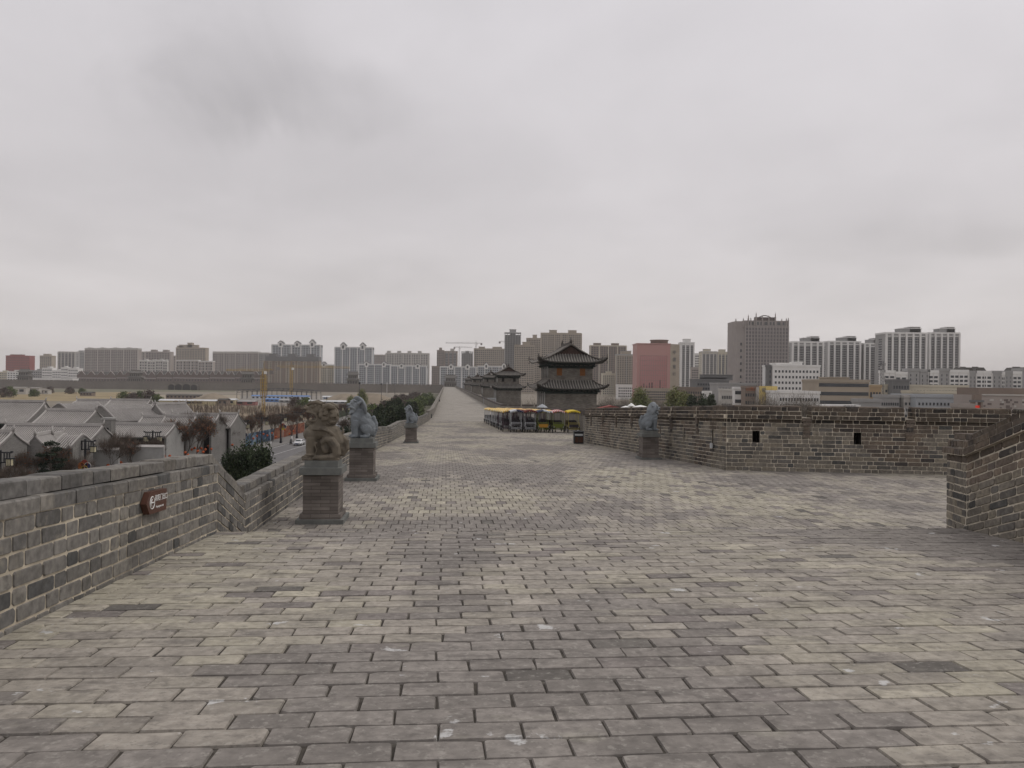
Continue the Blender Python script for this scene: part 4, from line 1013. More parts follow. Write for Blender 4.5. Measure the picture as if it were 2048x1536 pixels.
for (pa,pb,py,D,lb) in ((-40,240,897,112,'plain grey plaster wall closing the yards behind the street trees'),(215,330,893,118,'grey courtyard wall below the low street range')):
    a=W(pa,py,D);b=W(pb,py,D); t=thing('yard_wall',lb,'yard wall',((a.x+b.x)/2,D,0)); L=b.x-a.x
    MB().box(-L/2,L/2,-.2,.2,0,a.z).build('wall_body',M_HW if D<95 else M_HWL,t); MB().prism([(-.4,a.z),(.4,a.z),(0,a.z+.35)],-L/2,L/2,axis='x').build('tile_coping',M_HRB,t)
# ================================================================ the city beyond
CL={'tan':(.345,.295,.235),'pink':(.33,.29,.265),'white':(.70,.69,.67),'cream':(.50,.46,.37),'grey':(.31,.305,.30),'dgrey':(.15,.15,.15),'blue':(.37,.39,.41),'brown':(.21,.165,.135),'ochre':(.38,.28,.17),'pale':(.46,.44,.41)}
def cm(k): return mat('facade_'+k,CL[k],.85,.08,.15,var2=.1,scale2=.02)
M_WIN=mat('window_glass',(.035,.04,.047),.25,.35,.25,spec=.5); M_WIN2=mat('dark_glazing',(.10,.105,.11),.3,.3,.2,spec=.5)
def bwin(t,w,h,rows,cols,wx,wz,y,m=M_WIN,x0=None,x1=None,z0=0,name='window_column',frame=None,each=False):
    x0=-w/2+w*.02 if x0 is None else x0; x1=w/2-w*.02 if x1 is None else x1
    dx=(x1-x0)/cols; dz=(h-z0)/rows; cache={}
    for c in range(cols):
        x=x0+dx*(c+.5)
        if each:
            me=CM.get(('pane',round(wx*dx,2),round(wz*dz,2),m.name))
            if me is None: me=MB().box(-wx*dx/2,wx*dx/2,-.12,.12,-wz*dz/2,wz*dz/2).mesh('window',m); CM[('pane',round(wx*dx,2),round(wz*dz,2),m.name)]=me
            for r in range(rows): part('window',me,t,(x,y,z0+dz*(r+.5)))
        else:
            k='c'
            if k not in cache:
                b=MB()
                for r in range(rows): zc=z0+dz*(r+.5); b.box(-wx*dx/2,wx*dx/2,-.12,.12,zc-wz*dz/2,zc+wz*dz/2)
                cache[k]=b.mesh(name,m)
            part(name,cache[k],t,(x,y,0))
def bld(label,x0,x1,yt,D,col='tan',style='punch',rows=20,cols=8,depth=None,name='apartment_tower',cat='apartment tower',group=None,rz=0,bumps=None,wx=.62,wz=.54,dorm=None,accent=None,each=False,z0=None,win=None,low=None,top=1.0):
    a=W(x0,yt,D);b=W(x1,yt,D); w=(b.x-a.x); h=(a.z+b.z)/2; c=(a.x+b.x)/2; depth=depth or min(18,w*.9)
    t=thing(name,label,cat,(c,D,0),rz,group); m=cm(col); ac=cm(accent) if accent else m; win=win or M_WIN
    if style=='punch':
        if D<700 and rows*cols<=80: each=True
        MB().box(-w/2,w/2,0,depth,0,h).build('wall',m,t)
        if low: MB().box(-w/2-.1,w/2+.1,-.1,depth-.5,0,h*low[1]).build('lower_wall',cm(low[0]),t)
        bwin(t,w,h-1.5,rows,cols,wx,wz,0 if not low else -.1,each=each,z0=z0 or 2,m=win)
        if accent:
            n=max(2,cols//3)
            for i in range(n+1): part('pilaster',CM.setdefault((label,'pl'),MB().box(-w*.012,w*.012,-.5,.1,0,h).mesh('pilaster',ac)),t,(-w/2+w*i/n,0,0))
    elif style=='bay':
        MB().box(-w/2,w/2,.6,depth,0,h*.995).build('wall',m,t)
        n=cols; bw=w/n
        gl=MB().box(-bw*.36,bw*.36,.2,.5,1,h-3).mesh('glazing',win)
        rl=MB()
        for r in range(rows): z=1+(h-4)*(r+.55)/rows; rl.box(-bw*.37,bw*.37,-.15,.1,z-(h/rows)*.13,z+(h/rows)*.13)
        for s in (-.12,.12): rl.box(bw*s-.12,bw*s+.12,-.12,.12,1,h-3)
        rl=rl.mesh('balcony_rails',mat('balcony_grey',(.30,.295,.29),.8,.1))
        fin=MB().box(-bw*.13,bw*.13,-.9,.7,0,h).mesh('white_fin',ac)
        for i in range(n):
            x=-w/2+bw*(i+.5); g=part('glazing',gl,t,(x,0,0)); part('balcony_rails',rl,g)
        for i in range(n+1): part('fin',fin,t,(min(max(-w/2+bw*i,-w/2+bw*.13),w/2-bw*.13),0,0))
        MB().box(-w/2,w/2,-.5,.7,h-3,h-2.2).build('cornice',ac,t)
        sb=MB()
        for s in (-1,1):
            for r in range(rows): z=2+(h-6)*(r+.5)/rows; sb.box(s*w/2-.1,s*w/2+.1,depth*.35,depth*.65,z-.6,z+.6)
        sb.build('side_windows',win,t)
    elif style=='bands':
        MB().box(-w/2,w/2,0,depth,0,h).build('wall',m,t)
        dz=h/rows
        for r in range(rows): MB().box(-w*.48,w*.48,-.12,.1,dz*(r+.32),dz*(r+.72)).build('window_band',win,t)
    elif style=='frame':
        dz=h/rows
        MB().box(-w*.16,w*.16,depth*.2,depth*.8,0,h*1.03).build('core',cm('dgrey'),t)
        for r in range(rows+1): part('floor_slab',CM.setdefault((label,'s'),MB().box(-w/2,w/2,0,depth,-.18,.18).mesh('floor_slab',m)),t,(0,0,dz*r))
        for i in range(cols+1):
            for y in (.4,depth-.4): part('column',CM.setdefault((label,'c'),MB().box(-.35,.35,-.3,.3,0,h).mesh('column',m)),t,(-w/2+.4+(w-.8)*i/cols,y,0))
        MB().box(-w*.46,w*.46,1.6,depth-1.5,0,h*.97).build('infill_wall',cm('dgrey'),t)  # dark box added between the slabs as the shade of the open interior
    # roof: parapet and plant rooms
    pr=MB(); 
    for (p0,p1,q0,q1) in ((-w/2,w/2,-.3,.1),(-w/2,w/2,depth-.1,depth+.2)): pr.box(p0-.2,p1+.2,q0,q1,h-.4,h+1.1*top)
    for x in (-w/2,w/2): pr.box(x-.25,x+.25,.101,depth-.101,h-.4,h+1.08*top)
    pr.build('roof_parapet',ac if accent else m,t)
    for i,(bx,bwid,bh) in enumerate(bumps or ()):
        r_=MB().box(w*(bx-bwid/2),w*(bx+bwid/2),depth*.15,depth*.7,h+.002,h+bh); o=r_.build('roof_house',m,t)
        MB().box(w*(bx-bwid/2)-.4,w*(bx+bwid/2)+.4,depth*.15-.4,depth*.7+.4,h+bh+.002,h+bh+.5).build('roof_house_slab',ac,o)
    for (dx,dw,dh) in dorm or ():
        # pedimented roof house
        g=MB(); X=w*dx; ww=w*dw; g.prism([(X-ww/2,h-4),(X+ww/2,h-4),(X+ww/2,h+dh*.45),(X,h+dh),(X-ww/2,h+dh*.45)],-1.,depth*.6)
        o=g.build('dormer',cm('white'),t); MB().prism([(X+ww*.62,h+dh*.40),(X,h+dh+.2),(X-ww*.62,h+dh*.40),(X-ww*.62,h+dh*.40+.9),(X,h+dh+1.3),(X+ww*.62,h+dh*.40+.9)],-1.6,depth*.6+.3).build('dormer_roof',cm('dgrey'),o); MB().box(X-ww*.2,X+ww*.2,-1.15,-1.02,h-2,h+dh*.4).build('dormer_window',M_WIN,o)
    if dorm:
        sl=MB(); sl.prism([(-.6,h-3.5),(3,h+.5),(depth-3,h+.5),(depth+.6,h-3.5)],-w/2-.4,w/2+.4,axis='x'); sl.build('mansard_roof',mat('slate_roof',(.20,.205,.21),.8,.1,.3),t)
    return t
G1='pale flats beyond the far wall'
bld('dark red office block standing apart beyond the far wall',11,59,712,1650,'brown','punch',11,13,name='office_block',cat='office block',win=mat('dim_red_glass',(.14,.05,.05),.6,.1),bumps=((-.1,.5,3),)); MATS['facade_darkred']=None; del MATS['facade_darkred']
CL['dred']=(.26,.065,.06); COL.objects[-1]
def recol(t,k):
    for c in kids(t):
        if c.name.startswith(('wall','roof')): c.data.materials[0]=cm(k)
recol([o for o in COL.objects if o.name=='office_block'][0],'dred')
bld('slim tan tower alone between the dark red block and the grey slab',79,103,712,1950,'tan','punch',18,6,bumps=((0,.5,5),))
bld('grey slab tower with glazed balconies, first tall one after the slim tan tower',115,150,704,1800,'grey','bay',18,5,accent='pale')
bld('small grey tower peeping out behind the end of the balcony slab',151,168,704,2100,'grey','punch',20,4,bumps=((0,.5,4),))
for i,(a,b,n_) in enumerate(((169,194.5,'first'),(195,220.5,'second'),(221,246.5,'third'),(247,275,'fourth'))):
    bld('%s of four joined grey flats with open white crowns'%n_,a,b,699,1720,'pink','punch',21,6,group='four joined grey flats with white crowns',accent='pale',bumps=((-.2,.25,4),(.25,.2,3)),dorm=None,top=3)
bld('narrow pinkish tower between the four joined flats and the twin-capped block',275,289,704,1900,'pink','punch',20,3)
bld('pinkish block with two small roof houses',290,340,704,1800,'pink','punch',19,9,bumps=((-.2,.2,5),(.28,.2,5)))
for i,(a,b) in enumerate(((278,294),(295,310),(311,325),(326,334))): bld('low pale stair-top block, %s of four below the pinkish block'%['first','second','third','fourth'][i],a,b,721+i%2,1520,'pale','punch',9,3,group=G1,accent='white',bumps=((.2,.3,3),))
bld('tan grid block with the tall square roof house',351,411,696,1780,'tan','punch',21,11,bumps=((-.1,.62,7),(-.05,.16,12),(-.38,.2,5)))
bld('thin tower beside the tan grid block',344,350,712,1900,'pink','punch',16,2)
for i,(a,b) in enumerate(((352,365),(366,381),(382,396),(397,409),(410,425))): bld('low pale block with white edges, %s of five below the tan grid block'%['first','second','third','fourth','fifth'][i],a,b,721+(i>2)*2,1500,'pink','punch',9,3,group=G1,accent='white')
for i,(a,b) in enumerate(((425,447),(448,470),(471,493),(494,516))): bld('%s of four linked pinkish flats with white top storeys'%['first','second','third','fourth'][i],a,b,706,1700,'pink','punch',18,5,group='four linked pinkish flats',accent='pale',top=3)
bld('grey flats just beside the dark unfinished block',517,537,707,1680,'grey','punch',18,5,accent='pale',top=2)
bld('tall blue grey flats with three white pedimented dormers',543,640,690,1460,'blue','punch',24,17,accent='white',dorm=((-.32,.1,7),(.02,.1,7),(.33,.1,10)),wx=.6,wz=.5)
t=bld('unfinished block with dark netted top storeys and brown stripes, in front of the dormered flats',530,637,722,1260,'tan','punch',14,18,wx=.5,wz=.5,accent='brown')
MB().box(-43.5,43.5,-1.2,16,W(600,722,1260).z-.5,W(600,713,1260).z).build('netted_storeys',cm('dgrey'),t)
for k in (-.36,-.0,.34): MB().box(87*k-6,87*k+6,-1.5,12,W(600,713,1260).z+.01,W(600,708,1260).z).build('roof_house',cm('dgrey'),t)
for k in range(9): MB().box(-42+k*9.6,-39.5+k*9.6,-.9,.1,0,W(600,722,1260).z).build('brown_stripe',cm('brown'),t)
bld('cream lower flats with one dormer beside the striped unfinished block',641,667,730,1370,'cream','punch',13,7,accent='white',dorm=((-.25,.25,5),))
bld('tall grey and white flats with two pedimented dormers',669,744,695,1360,'blue','punch',23,15,accent='white',dorm=((-.28,.13,8),(.24,.13,8)),wx=.6,wz=.5)
bld('low tan block behind the two-dormer flats',744,757,710,1950,'pink','punch',18,4); bld('second low tan block, beside the cream flats with roof risers',758,771,710,1950,'pink','punch',18,4)
bld('long cream flats with four white roof risers',771,857,707,1620,'pale','punch',20,17,bumps=((-.44,.08,5),(-.2,.08,5),(.04,.08,5),(.28,.08,5)),accent='pale')
bld('blue grey mid-rise with two small pediments in front of the cream flats',717,780,729,1250,'blue','punch',12,14,accent='white',dorm=((-.25,.12,5),(.3,.12,5)),wx=.62)
bld('white and grey mid-rise nearest the end of the far wall',781,853,732,1240,'blue','punch',12,16,accent='white',dorm=((-.2,.12,4),(.25,.12,4)),wx=.62)
bld('dark brick block behind the gate tower',863,884,733,1600,'brown','punch',10,5)
bld('red brown tower with a blank shaft, tallest above the gate tower',873,887,701,1750,'brown','punch',22,4,bumps=((.0,.4,6),))
bld('red brown and white striped tower above the gate tower',888,914,703,1750,'pale','bay',22,3,accent='brown',bumps=((.1,.3,6),))
bld('blue grey raw concrete tower below the far cranes',922,945,704,1650,'grey','frame',20,5,name='unfinished_tower',cat='unfinished tower')
bld('white mid-rise with small pediments right behind the gate tower',880,952,734,1260,'blue','punch',12,16,accent='white',dorm=((-.2,.12,5),(.26,.12,5)),wx=.62)
bld('white mid-rise with a gabled bay behind the second watchtower',955,1012,733,1270,'blue','punch',12,12,accent='white',dorm=((-.2,.14,6),(.42,.14,6)),wx=.62)
bld('broad tan block behind the far watchtowers',947,1009,698,1500,'tan','punch',20,15,bumps=((-.25,.2,4),(.25,.3,4)))
bld('tall bare concrete frame tower, still without walls',1008,1041,666,1320,'grey','frame',30,6,name='unfinished_tower',cat='unfinished tower',bumps=((0,.4,6),))
bld('tan tower in front of the bare concrete frame',1028,1068,691,1150,'tan','punch',25,11,bumps=((.1,.4,5),))
bld('tan tower stepping up behind the nearest watchtower',1052,1080,677,1300,'tan','punch',28,8,bumps=((.1,.3,6),))
bld('largest tan tower block, directly behind the nearest watchtower',1081,1162,667,1200,'tan','punch',30,19,bumps=((-.2,.18,5),(.28,.2,5)),accent='tan')
bld('tan tower block with cream piers beyond the nearest watchtower',1180,1252,692,1150,'brown','punch',24,14,accent='cream',bumps=((-.3,.2,4),(.2,.2,4)))
bld('short cream tower between two tan blocks',1205,1232,748,1000,'cream','punch',10,7,bumps=((0,.4,3),))
bld('grey and tan tower beside the red glass office',1233,1272,710,980,'tan','punch',22,8,accent='grey',bumps=((0,.5,5),))
bld('low white building at the foot of the grey and tan tower',1236,1271,771,800,'white','punch',4,9,name='office_block',cat='office block')
# red glass office
a=W(1273,688,700);b=W(1340,688,700); w=b.x-a.x;h=a.z
t=thing('glass_office','red reflective glass office block with a tan stone flank','office block',((a.x+b.x)/2,700,0))
M_RG=mat('red_mirror_glass',(.40,.17,.165),.22,.1,.05,spec=.8); M_RG2=mat('red_frame_panel',(.43,.235,.215),.5,.08)
MB().box(-w/2,w/2,0,24,0,h).build('wall',M_RG2,t)
MB().box(-w*.4,w*.4,-.5,.1,h*.12,h*.80).build('mirror_wall',M_RG,t)
for k in range(13): part('mullion',CM.setdefault('ml',MB().box(-.12,.12,-.62,-.45,h*.12,h*.80).mesh('mullion',cm('brown'))),t,(-w*.4+w*.8*k/12,0,0))
for k in range(9): part('transom',CM.setdefault('tr',MB().box(-w*.4,w*.4,-.6,-.47,-.12,.12).mesh('transom',cm('brown'))),t,(0,0,h*.12+h*.68*k/8))
rr=random.Random(3)
for k in range(9): x=-w*.36+w*.08*k; hh=h*rr.uniform(.2,.42); MB().box(x-w*.02,x+w*.02,-.56,-.51,h*.125,hh).build('painted_skyline_reflection',mat('reflection_dark_red',(.10,.035,.04),.25,.1,spec=.6),t)  # dark bars painted as reflections of buildings in the mirror wall
MB().box(-w/2-.4,w/2+.4,-.6,25,h,h+.8).build('roof_edge',M_RG2,t); MB().lathe([(8,0),(8,3.0),(8.6,3.2),(8.6,3.8)],20,(w*.25,14,h+.8)).build('roof_disc',cm('brown'),t)
t2=MB(); t2.add([(w/2+.01,0,0),(w/2+9.5,6,0),(w/2+9.5,26,0),(w/2+.01,24,0),(w/2+.01,0,h+.4),(w/2+9.5,6,h+.4),(w/2+9.5,26,h+.4),(w/2+.01,24,h+.4)],[(0,3,2,1),(4,5,6,7),(0,1,5,4),(1,2,6,5),(2,3,7,6),(3,0,4,7)]); fl=t2.build('stone_flank',cm('tan'),t)
for k,ch in enumerate('中国银行'): text(ch,4.0,fl,(w/2+4.2,2.3,h*.86-6.5*k),cm('dgrey'),name='wall_lettering',ext=.1,rot=(pi/2,0,.56),align='CENTER')
bld('white striped slim tower just beyond the red glass office',1361,1388,686,1000,'white','bay',24,3,accent='white',bumps=((0,.5,5),))
bld('small pinkish tower tucked in front of the white striped one',1383,1397,736,900,'pink','punch',12,4)
bld('pale green and white tower between the striped tower and the cream pair',1389,1402,708,1150,'white','punch',16,3,wx=.7)
bld('cream and grey bay tower with an ochre foot, first of the pair beside the hotel',1403,1434,704,1100,'cream','bay',20,4,accent='pale',low=('ochre',.3),bumps=((-.1,.4,4),))
bld('cream bay tower with an ochre foot, touching the tall grey hotel',1435,1471,705,1100,'cream','bay',20,5,accent='cream',bumps=((-.2,.3,4),))
# hotel tower with crown of spikes
D=560; a=W(1488,652,D);b=W(1577,652,D); w=b.x-a.x; h=(a.z+b.z)/2
t=thing('hotel_tower','tall grey hotel tower with a gridded front and a crown of spikes','hotel tower',((a.x+b.x)/2,D,0))
M_HT=mat('hotel_stone',(.31,.28,.265),.8,.08,.2)
MB().box(-w/2,w/2,0,22,0,h).build('wall',M_HT,t)
nx,nz_=14,22; dx=w*.96/nx; dz=(h-3)/nz_
pan=MB().box(-dx*.33,dx*.33,-.1,.1,-dz*.33,dz*.33).mesh('window',mat('hotel_glass',(.13,.12,.125),.3,.2,.3,spec=.5)); cnt=0; rest=MB()
for r in range(nz_-1,-1,-1):
    for c_ in range(nx):
        x=-w*.48+dx*(c_+.5); z=2+dz*(r+.5)
        if cnt<98: part('window',pan,t,(x,-.05,z)); cnt+=1
        else: rest.box(x-dx*.33,x+dx*.33,-.15,.05,z-dz*.33,z+dz*.33)
o=rest.build('window',pan.materials[0],t); o['kind']='stuff'
for k in range(nx+1): part('pier',CM.setdefault('hp',MB().box(-dx*.08,dx*.08,-.45,.1,0,h).mesh('pier',mat('hotel_pier',(.42,.385,.37),.8,.06))),t,(-w*.48+dx*k,0,0))
xl=W(1470,650,D).x-(a.x+b.x)/2
m=MB(); m.add([(xl,9,0),(xl*.93,4,0),(-w/2-.02,1,0),(-w/2-.02,21,0),(xl,21,0),(xl,9,h+3.5),(xl*.93,4,h+3.5),(-w/2-.02,1,h+3.5),(-w/2-.02,21,h+3.5),(xl,21,h+3.5)],[(4,3,2,1,0),(5,6,7,8,9),(0,1,6,5),(1,2,7,6),(2,3,8,7),(3,4,9,8),(4,0,5,9)])
fl=m.build('side_bay',M_HT,t)
for k in range(9): MB().box(-w/2-2.6,-w/2-1.6,1.0,1.35,h*.12+k*h*.08,h*.12+k*h*.08+2).build('window',M_WIN,fl)
cr=MB().box(-w/2,w/2,1.5,20,h+.002,h+4).build('crown_wall',M_HT,t)
for k in range(9): MB().box(-w*.42+k*w*.095,-w*.42+k*w*.095+2,1.3,1.6,h+.8,h+3).build('crown_window',M_WIN2,cr)
def spike(px,py,y=1): 
    x=(W(px,0,D).x-(a.x+b.x)/2); zt=W(px,py,D).z; m=MB(); m.box(x-.45,x+.45,y-.5,y+.5,h-1,h+(zt-h)*.65); m.box(x-.28,x+.28,y-.3,y+.3,h+(zt-h)*.65,h+(zt-h)*.85); m.tube([(x,y,h+(zt-h)*.85),(x,y,zt)],[.2,.05],5); m.build('spire',M_HT,t)
for px,py in ((1471,636),(1486,635),(1496,628),(1501,634),(1508,633),(1511.5,623),(1524,630),(1537,630),(1550,624),(1563,636),(1572,635),(1576,634)): spike(px,py)
m=MB(); xx=W(1530,0,D).x-(a.x+b.x)/2; m.box(xx-7,xx+7,2,4,h+4,h+6.5); m.tube([(xx-5+10*k/10,2.5,h+6.0+1.7*sin(pi*k/10)) for k in range(11)],[.35]*11,5); m.box(xx-7.5,xx+7.5,2.2,2.6,h+6.1,h+6.5); m.build('roof_emblem',mat('dull_copper',(.11,.09,.085),.7,.1),t)
# balcony towers
for (x0,x1,yt,D,n_,lb) in ((1583,1647,685,760,5,'white and grey balcony tower standing next to the hotel'),(1655,1721,684,800,5,'second white and grey balcony tower from the hotel'),(1727,1762,688,800,3,'narrow white and grey balcony tower behind the lattice mast'),(1770,1853,667,700,6,'tallest and widest white balcony tower, above the terraced flats'),(1857,1919,667,720,5,'last white balcony tower of the row, above the dark pagoda roofs')):
    bld(lb,x0,x1,yt,D,'grey','bay',24 if x1<1765 else 26,n_,accent='white',group='white and grey balcony towers',bumps=((.15,.5,4.5),(.25,.25,6)),depth=20)
bld('thin ochre tower seen between two balcony towers',1648,1655,706,900,'ochre','punch',20,2)
G3='low and middle buildings outside the wall'
def lo(lb,x0,x1,yt,D,col,rows,cols,**k):
    k.setdefault('name','low_building'); k.setdefault('cat','building'); k.setdefault('top',.6)
    return bld(lb,x0,x1,yt,D,col,k.pop('style','punch'),rows,cols,**k)
lo('dark grey stair block attached to the white office',1534,1546,732,422,'dgrey',8,1,wx=.2)
lo('white office block with a regular grid of small square windows',1546,1640,732,420,'white',8,13,each=True,wx=.5,wz=.42,bumps=((-.25,.3,1.2),(.1,.12,2)),z0=1,name='office_block',cat='office block')
lo('beige office building with long ribbon windows',1636,1739,762,330,'tan',5,1,style='bands',bumps=((-.05,.4,1.2),))
lo('shabby ochre building behind the lattice mast',1739,1763,773,340,'ochre',3,4)
for i,(x0,x1,yt,c,lb) in enumerate(((1767,1790,745,'white','first white terraced flat beside the lattice mast'),(1790,1814,748,'white','second white terraced flat over the blue grey block'),(1815,1839,741,'grey','grey gabled end between the terraced flats'),(1840,1859,743,'grey','narrow grey gable in the middle of the terraced flats'),(1856,1877,745,'white','white terraced flat with a flat cap roof'),(1878,1899,741,'grey','grey end block before the last white terraces'),(1899,1937,744,'white','wide white terraced flat below the last balcony tower'),(1938,1952,746,'grey','grey blank block under the pagoda roofs'),(1952,1984,746,'white','white terraced flat with three window bays'),(1984,2003,746,'grey','blank grey block near the edge of the mosaic building'),(2003,2009,748,'white','thin white strip flat'),(2010,2024,746,'grey','grey block behind the mosaic building'),(2025,2043,747,'white','white flat showing above the mosaic building'),(2044,2080,741,'grey','dark grey block with a pagoda roof at the picture edge'))):
    lo(lb.replace(' at the picture edge',', outermost of the row'),x0,x1,yt,450,c,9,2 if c=='grey' else max(2,int((x1-x0)/9)),wx=.15 if c=='grey' else .7,wz=.55,accent='white' if c=='white' else None,group='white and grey terraced flats',top=1.2)
for (x0,x1,lb) in ((1920,1948,'dark pagoda roof block, lower of two'),(1944,1974,'dark pagoda roof block with a high ridge'),(2024,2060,'dark pagoda roof rising above the outermost flats')):
    a=W(x0,736,600);b=W(x1,736,600); t=thing('pagoda_block',lb,'pavilion block',((a.x+b.x)/2,600,0)); w=b.x-a.x; zt=a.z-6
    MB().box(-w*.45,w*.45,0,12,0,zt).build('wall',cm('dgrey'),t); MB().prism([(-w*.55,zt),(w*.55,zt),(w*.42,zt+3),(w*.2,zt+6.5),(-w*.2,zt+6.5),(-w*.42,zt+3)],-1.5,13.5).build('roof',M_TILED,t); MB().box(-w*.2,w*.2,5.6,6.4,zt+6.5,zt+7.2).build('ridge',M_RIDGE,t)
lo('long pale yellow low building with dark windows',1766,1937,772,400,'cream',5,26,wx=.6,wz=.5,depth=14)
lo('blue grey block standing in front of the pale yellow building',1785,1819,761,395,'dgrey',4,6,wx=.6,wz=.4,depth=8)
lo('pale yellow roof terrace building in front',1850,1945,785,330,'cream',5,14,wx=.4,wz=.4,depth=20)
lo('grey office with small twin windows behind the battlement notch',1762,1799,793,265,'grey',5,8,wx=.6,wz=.45,each=True,z0=.5)
lo('dark narrow link block',1799,1808,793,268,'dgrey',3,1,wx=.1)
lo('grey white block with two window columns',1808,1832,793,266,'pale',5,3,wx=.5,wz=.45,each=True,z0=1)
lo('light blue grey school-like building with rows of square windows',1833,1947,793,262,'blue',5,15,wx=.42,wz=.42,each=True,z0=.6)
lo('small pinkish building with arched windows beside the red lit panel',1918,1948,812,215,'pink',4,6,wx=.5,wz=.5,each=True,z0=1)
lo('beige block glimpsed behind the grey building with the orange sign',1425,1440,770,520,'pale',5,4)
lo('grey glass building with a slanting flat canopy roof',1393,1458,760,480,'dgrey',6,12,wx=.7,wz=.5,bumps=((.1,.7,1.6),(.2,.9,3)))
lo('long grey office wing below the hotel',1436,1512,768,430,'grey',6,12,wx=.7,wz=.35)
lo('dark low hall beside the slanting canopy',1361,1405,776,470,'brown',4,9,wx=.5,wz=.5)
lo('tan podium of the red glass office',1276,1345,778,660,'tan',4,16,wx=.7,wz=.6)
lo('small white house with one dark window above the battlement',1408,1423,785,330,'white',3,2,wx=.25,wz=.3)
lo('small pale building beside the white office slab',1443,1468,780,340,'pale',3,7,wx=.6,wz=.4,each=True)
lo('white office slab with ribbon windows',1470,1490,777,330,'white',4,1,style='bands')
t=lo('grey brown office with three window rows under an orange rooftop sign',1490,1519,775,320,'brown',4,6,wx=.65,wz=.4,each=True,z0=1)
text('山西大饭店',1.6,t,(-2.6,-.3,W(1500,777,320).z-.3),mat('orange_sign',(.4,.12,.04),.6,.1),name='roof_lettering',ext=.05,rot=(pi/2,0,0))
a=W(1519,772,315);b=W(1555,772,315);c=W(1519,812,315)
t=thing('billboard','large yellow billboard with a round dark emblem behind bare trees','billboard',((a.x+b.x)/2,315,0)); w=b.x-a.x
MB().box(-w/2,w/2,0,.5,a.z-8,a.z).build('billboard_panel',mat('yellow_billboard',(.52,.40,.14),.7,.06),t); MB().box(-w/2,w/2,.8,9,0,a.z-.5).build('wall',cm('pale'),t)
m=MB(); m.tube([(-w*.25+.75*cos(k*pi/8),-.08,a.z-1.6+.75*sin(k*pi/8)) for k in range(17)],.14,4,cap=False); m.ell((-w*.25,-.05,a.z-1.6),(.4,.08,.4),10,6); m.build('round_emblem',cm('dgrey'),t)
lo('long white low building with a parapet, behind the bare trees',1557,1640,785,300,'white',4,14,wx=.6,wz=.5)
lo('small grey modern block with balconies below the beige office',1720,1762,802,245,'grey',2,6,wx=.6,wz=.4,each=True)
for (x0,x1,y,D,lb) in ((1635,1722,809,235,'long white shop awning roof over the battlement'),(1762,1812,817,225,'second white shop awning with dark lettering')):
    a=W(x0,y,D);b=W(x1,y,D); t=thing('shop_canopy',lb,'shop canopy',((a.x+b.x)/2,D,0)); w=b.x-a.x; MB().box(-w/2,w/2,0,5,a.z-1.2,a.z).build('canopy_roof',cm('white'),t); MB().box(-w/2+.3,w/2-.3,.6,5,0,a.z-1.2).build('shop_front',cm('dgrey'),t); text('欢迎光临',1.,t,(w*.1,-.05,a.z-.6),cm('dgrey'),name='fascia_lettering',ext=.02,rot=(pi/2,0,0))
# mosaic building and lit panel
D=235; a=W(1964,790,D); w=W(2085,790,D).x-a.x; t=thing('mosaic_building','pinkish grey building patterned with scattered darker square panels','building',(a.x+w/2,D,0)); h=a.z
MB().box(-w/2,w/2,0,15,0,h).build('wall',cm('pink'),t); MB().box(-w/2+1,w/2,3,15,h+.001,h+2.2).build('upper_storey',cm('brown'),t); MB().box(-w/2,w/2,-.3,.1,h-.1,h+.3).build('parapet',cm('pale'),t)
m1=MB();m2=MB()
for i in range(150):
    x=-w/2+.5+rr.randrange(int(w/.62))*.62; z=1+rr.randrange(int((h-2)/.62))*.62; (m1 if i%3 else m2).box(x,x+.6*rr.choice((1,1,2)),-.05-.004*(i%7),.05,z,z+.6)
m1.build('mosaic_pattern',mat('dark_mosaic',(.14,.115,.105),.8,.1),t)['kind']='stuff'; m2.build('pale_mosaic_pattern',cm('pale'),t)['kind']='stuff'
D=228; a=W(1945,800,D);b=W(1964,800,D); t=thing('lit_gateway','stone gateway holding a tall glowing red panel beside the mosaic building','gateway',((a.x+b.x)/2,D,0)); w=b.x-a.x; h=a.z
MB().box(-w/2,-w*.28,-.5,1,0,h-.6).build('pillar',cm('brown'),t); MB().box(w*.28,w/2,-.5,1,0,h-.6).build('pillar',cm('brown'),t); MB().box(-w*.6,w*.6,-.8,1.2,h-.6,h).build('lintel',cm('dgrey'),t); MB().box(-w*.4,w*.4,-.4,.8,h+.001,h+1.6).build('crest',cm('brown'),t)
MB().box(-w*.27,w*.27,.0,.3,.3,h-1.6).build('lit_panel',mat('red_lit_panel',(.55,.03,.015),.5,0,emit=.35),t)
m=MB(); m.box(-.12,.12,-.06,-.01,h*.3,h*.75); m.box(-.5,.5,-.06,-.01,h*.62,h*.66); m.box(-.35,.35,-.06,-.01,h*.5,h*.54); m.box(-.6,.6,-.06,-.01,h*.30,h*.35); m.box(-.3,.3,-.06,-.01,h*.7,h*.76); m.build('panel_figure',mat('pink_light',(.9,.45,.35),.5,0,emit=.25),t)
